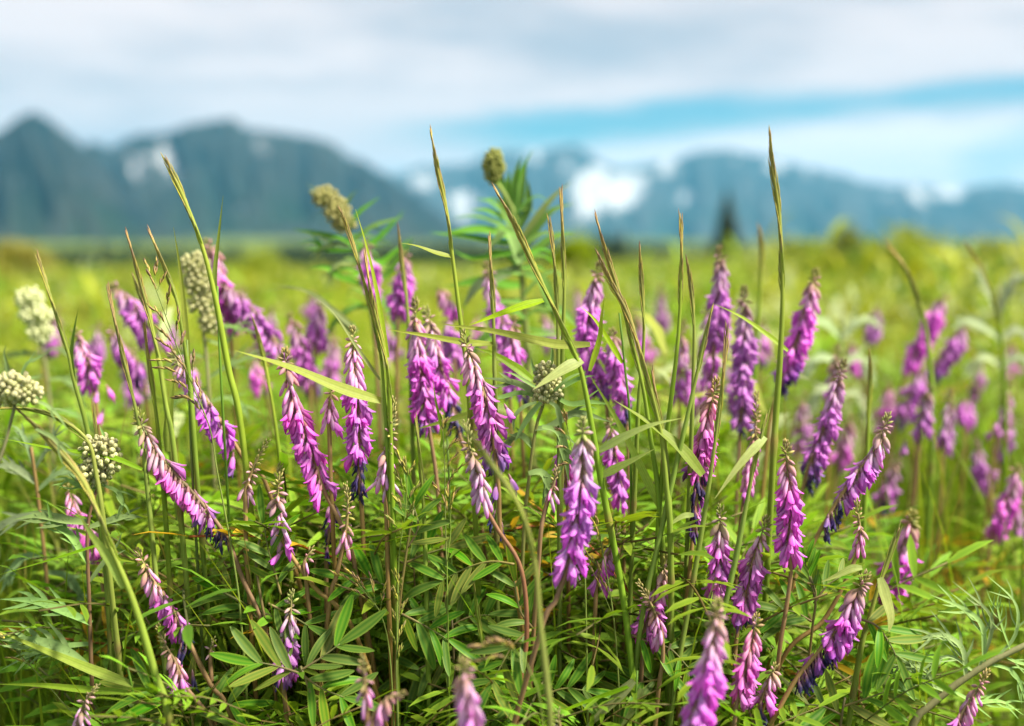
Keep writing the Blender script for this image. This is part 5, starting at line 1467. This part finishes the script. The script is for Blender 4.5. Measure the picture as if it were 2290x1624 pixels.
def joined_stuff(name, meshes, mat, label, cat):
    import bmesh
    bm = bmesh.new()
    for me in meshes:
        bm.from_mesh(me)
    me = bpy.data.meshes.new(name); bm.to_mesh(me); bm.free()
    me.materials.append(mat)
    return stuff(name, me, label, cat)


def leaf_floor():
    r = random.Random(77)
    T = [low_leaf(s, 4, jit(LEAF_C, .2, r)) for s in range(4)]
    mats = [[] for _ in T]; tints = [[] for _ in T]
    def add(x, y, z, s, az=None, pitch=None):
        k = r.randrange(4)
        mats[k].append(rotm(r.uniform(0, 6.28) if az is None else az, r.uniform(-.15, .8) if pitch is None else pitch, r.uniform(-.6, .6), s, Vector((x, y, z))))
        q = r.uniform(.75, 1.55); dry = r.random() < .02
        tints[k].append((q * (2.4 if dry else r.uniform(.85, 1.3)), q * (.9 if dry else 1.05), q * r.uniform(.8, 1.1)))
    for _ in range(1500):                       # the clump in the plane of focus
        y = r.uniform(.80, 1.18); x = r.uniform(-.40, .36) * y
        top = .335 - .10 * max(0, x / y - .12) / .2 - .07 * max(0, -.22 - x / y) / .2
        add(x, y, top * r.random() ** .55, r.uniform(.075, .115))
    for _ in range(120):
        y = r.uniform(.70, .80); x = r.uniform(-.42, .42) * y
        top = CAM_H - .41 * y
        add(x, y, top * r.random() ** .5, r.uniform(.06, .09))
    for _ in range(3400):                       # the meadow floor behind
        y = 1.1 + 3.4 * r.random() ** 1.4; x = r.uniform(-.56, .56) * y
        if _ % 4 == 0:                             # and to both sides of the view
            x = r.choice((-1, 1)) * r.uniform(.5, 1.0) * (y + .3)
        add(x, y, (.24 if (x / y > .2 and y < 1.6) else .36 if y < 2 else .30) * r.random() ** .6, r.uniform(.06, .12))
    me = [fast_mesh('undergrowth', T[k], np.array(mats[k]), np.array(tints[k]), M_MASS) for k in range(4)]
    joined_stuff('undergrowth', me, M_MASS, 'dense dark green feathery leaves filling the ground between the flower stems', 'undergrowth')


leaf_floor()


def meadow():
    g = NP
    # fine upright grass among and just behind the flowers
    def field(N, y0, y1, p, hx, h, w, pal, seedtip=0.0, lean=.5, K=5, droop=.15, thin=0.0):
        y = y0 + (y1 - y0) * g.random(N) ** p
        x = (g.random(N) * 2 - 1) * hx * y
        z = np.array([gz(a, b) for a, b in zip(x, y)]) if y1 > 2.5 else np.zeros(N)
        if y0 < 1.35:
            x = np.where((x / y > .24) & (y < 1.4) & (g.random(N) < .85), x - .45, x)      # the ground to the right of the clump lies open
        base = np.stack([x, y, z - .005], 1)
        hh = g.uniform(h[0], h[1], N); ww = g.uniform(w[0], w[1], N)
        patch = np.array([mn.noise(Vector((a * .8 + 3, b * .35, 0))) for a, b in zip(x, y)]) if y1 > 2.5 else g.normal(0, .3, N)
        q = np.clip(.5 + patch * 1.5 + g.normal(0, .2, N), 0, 1)[:, None]
        col = np.array(pal[0])[None] * (1 - q) + np.array(pal[1])[None] * q
        col = col * g.uniform(.75, 1.25, N)[:, None]
        tip = None
        if seedtip:
            tip = np.where((g.random(N) < seedtip)[:, None], np.array([[.26, .20, .08]]), col * 1.15)
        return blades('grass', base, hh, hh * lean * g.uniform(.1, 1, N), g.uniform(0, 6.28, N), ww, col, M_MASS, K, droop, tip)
    G1, G2 = (.095, .190, .020), (.210, .290, .030)
    near = [field(1500, .80, 1.3, 1, .46, (.20, .44), (.0008, .0018), (G1, G2), .12, .35), field(2600, .95, 1.9, 1, .5, (.32, .52), (.0009, .0022), (G1, G2), .35, .30), field(4200, 1.3, 3.4, 1.1, .52, (.26, .48), (.0012, .003), (G1, G2), .25, .45)]
    def wings(N, y0, y1, x0, x1, h, w):                      # the same meadow goes on to both sides
        y = g.uniform(y0, y1, N); x = g.uniform(x0, x1, N) * np.where(g.random(N) < .5, -1, 1)
        keep = np.abs(x) > .50 * y + .03
        x, y = x[keep], y[keep]; n = len(x)
        hh = g.uniform(h[0], h[1], n); q = g.random(n)[:, None]
        col = (np.array(G1)[None] * (1 - q) + np.array(G2)[None] * q) * g.uniform(.75, 1.25, n)[:, None]
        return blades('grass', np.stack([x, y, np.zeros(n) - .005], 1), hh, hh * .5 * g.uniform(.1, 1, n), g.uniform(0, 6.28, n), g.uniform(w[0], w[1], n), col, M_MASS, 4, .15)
    near.append(wings(9000, -.2, 5.0, .25, 3.6, (.20, .42), (.0015, .0045)))
    near.append(field(1500, .79, 1.05, 1, .40, (.16, .34), (.0006, .0013), (G2, (.26, .36, .04)), .15, .45))
    near.append(field(110, .80, 1.4, 1, .46, (.18, .40), (.0006, .0012), ((.26, .17, .07), (.34, .25, .11)), 0, .5))
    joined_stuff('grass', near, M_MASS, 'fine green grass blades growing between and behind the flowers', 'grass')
    Y1, Y2 = (.115, .195, .030), (.260, .280, .046)
    far = [field(11000, 2.8, 9, 1.2, .56, (.24, .46), (.003, .008), (G2, Y2), .15, .5, 4), field(9000, 8, 26, 1.2, .58, (.22, .45), (.008, .022), (Y1, Y2), .1, .6, 3), field(9000, 24, 110, 1.3, .6, (.3, .6), (.03, .09), (Y1, Y2), .1, .6, 3)]
    joined_stuff('meadow_growth', far, M_MASS, 'sunlit yellow-green meadow growth stretching away to the far trees', 'meadow')


meadow()


def far_herbs():
    """pale and leafy weeds scattered through the blurred meadow"""
    r = random.Random(5)
    b = MB()
    lf = MB().strip([Vector((0, 0, 0)), Vector((.35, 0, .10)), Vector((.7, 0, .08)), Vector((1, 0, -.10))], lambda t: (.03, .09, .07, .004)[min(3, int(t * 3 + .01))], (0, 0, 1), lambda t: (1, 1, 1), .3, 2)
    mats, tints = [], []
    for _ in range(420):
        y = 1.08 + 7 * r.random() ** 2.0; x = r.uniform(-.56, .56) * y
        if r.random() < .45:
            x = abs(x) * r.uniform(.5, 1)
        if x / y > .22 and y < 1.5:
            continue
        h = r.uniform(.26, .46); pale = r.random() < (.5 if x > .1 * y else .22)
        c = (.34, .40, .20) if pale else (.17, .29, .03)
        for i in range(16):
            t = (i + 1) / 16
            mats.append(rotm(r.uniform(0, 6.28), r.uniform(.1, 1.0), r.uniform(-.5, .5), r.uniform(.05, .11) * (1.2 - .5 * t), Vector((x + r.uniform(-.01, .01), y + r.uniform(-.01, .01), gz(x, y) + h * t))))
            q = r.uniform(.7, 1.3); tints.append((c[0] * q, c[1] * q, c[2] * q))
    for _ in range(620):                                    # bigger clumps further out, of every tone
        y = 4 + 34 * r.random() ** 1.8; x = r.uniform(-.56, .56) * y
        c = r.choice(((.06, .14, .02), (.10, .19, .03), (.30, .34, .05), (.36, .40, .10), (.32, .37, .20), (.24, .30, .04), (.16, .25, .03)))
        h = r.uniform(.24, .42) if x < .18 * y else r.uniform(.3, .6); w_ = r.uniform(.1, .3)
        for i in range(14):
            mats.append(rotm(r.uniform(0, 6.28), r.uniform(.1, 1.2), r.uniform(-.6, .6), r.uniform(.09, .19) * (1 + y * .012), Vector((x + r.gauss(0, w_), y + r.gauss(0, w_), gz(x, y) + h * r.uniform(.3, 1)))))
            q = r.uniform(.7, 1.3); tints.append((c[0] * q, c[1] * q, c[2] * q))
    me = fast_mesh('meadow_herbs', lf, np.array(mats), np.array(tints), M_MASS)
    stuff('undergrowth', me, 'blurred leafy weeds, some silvery, scattered through the meadow', 'undergrowth')


far_herbs()
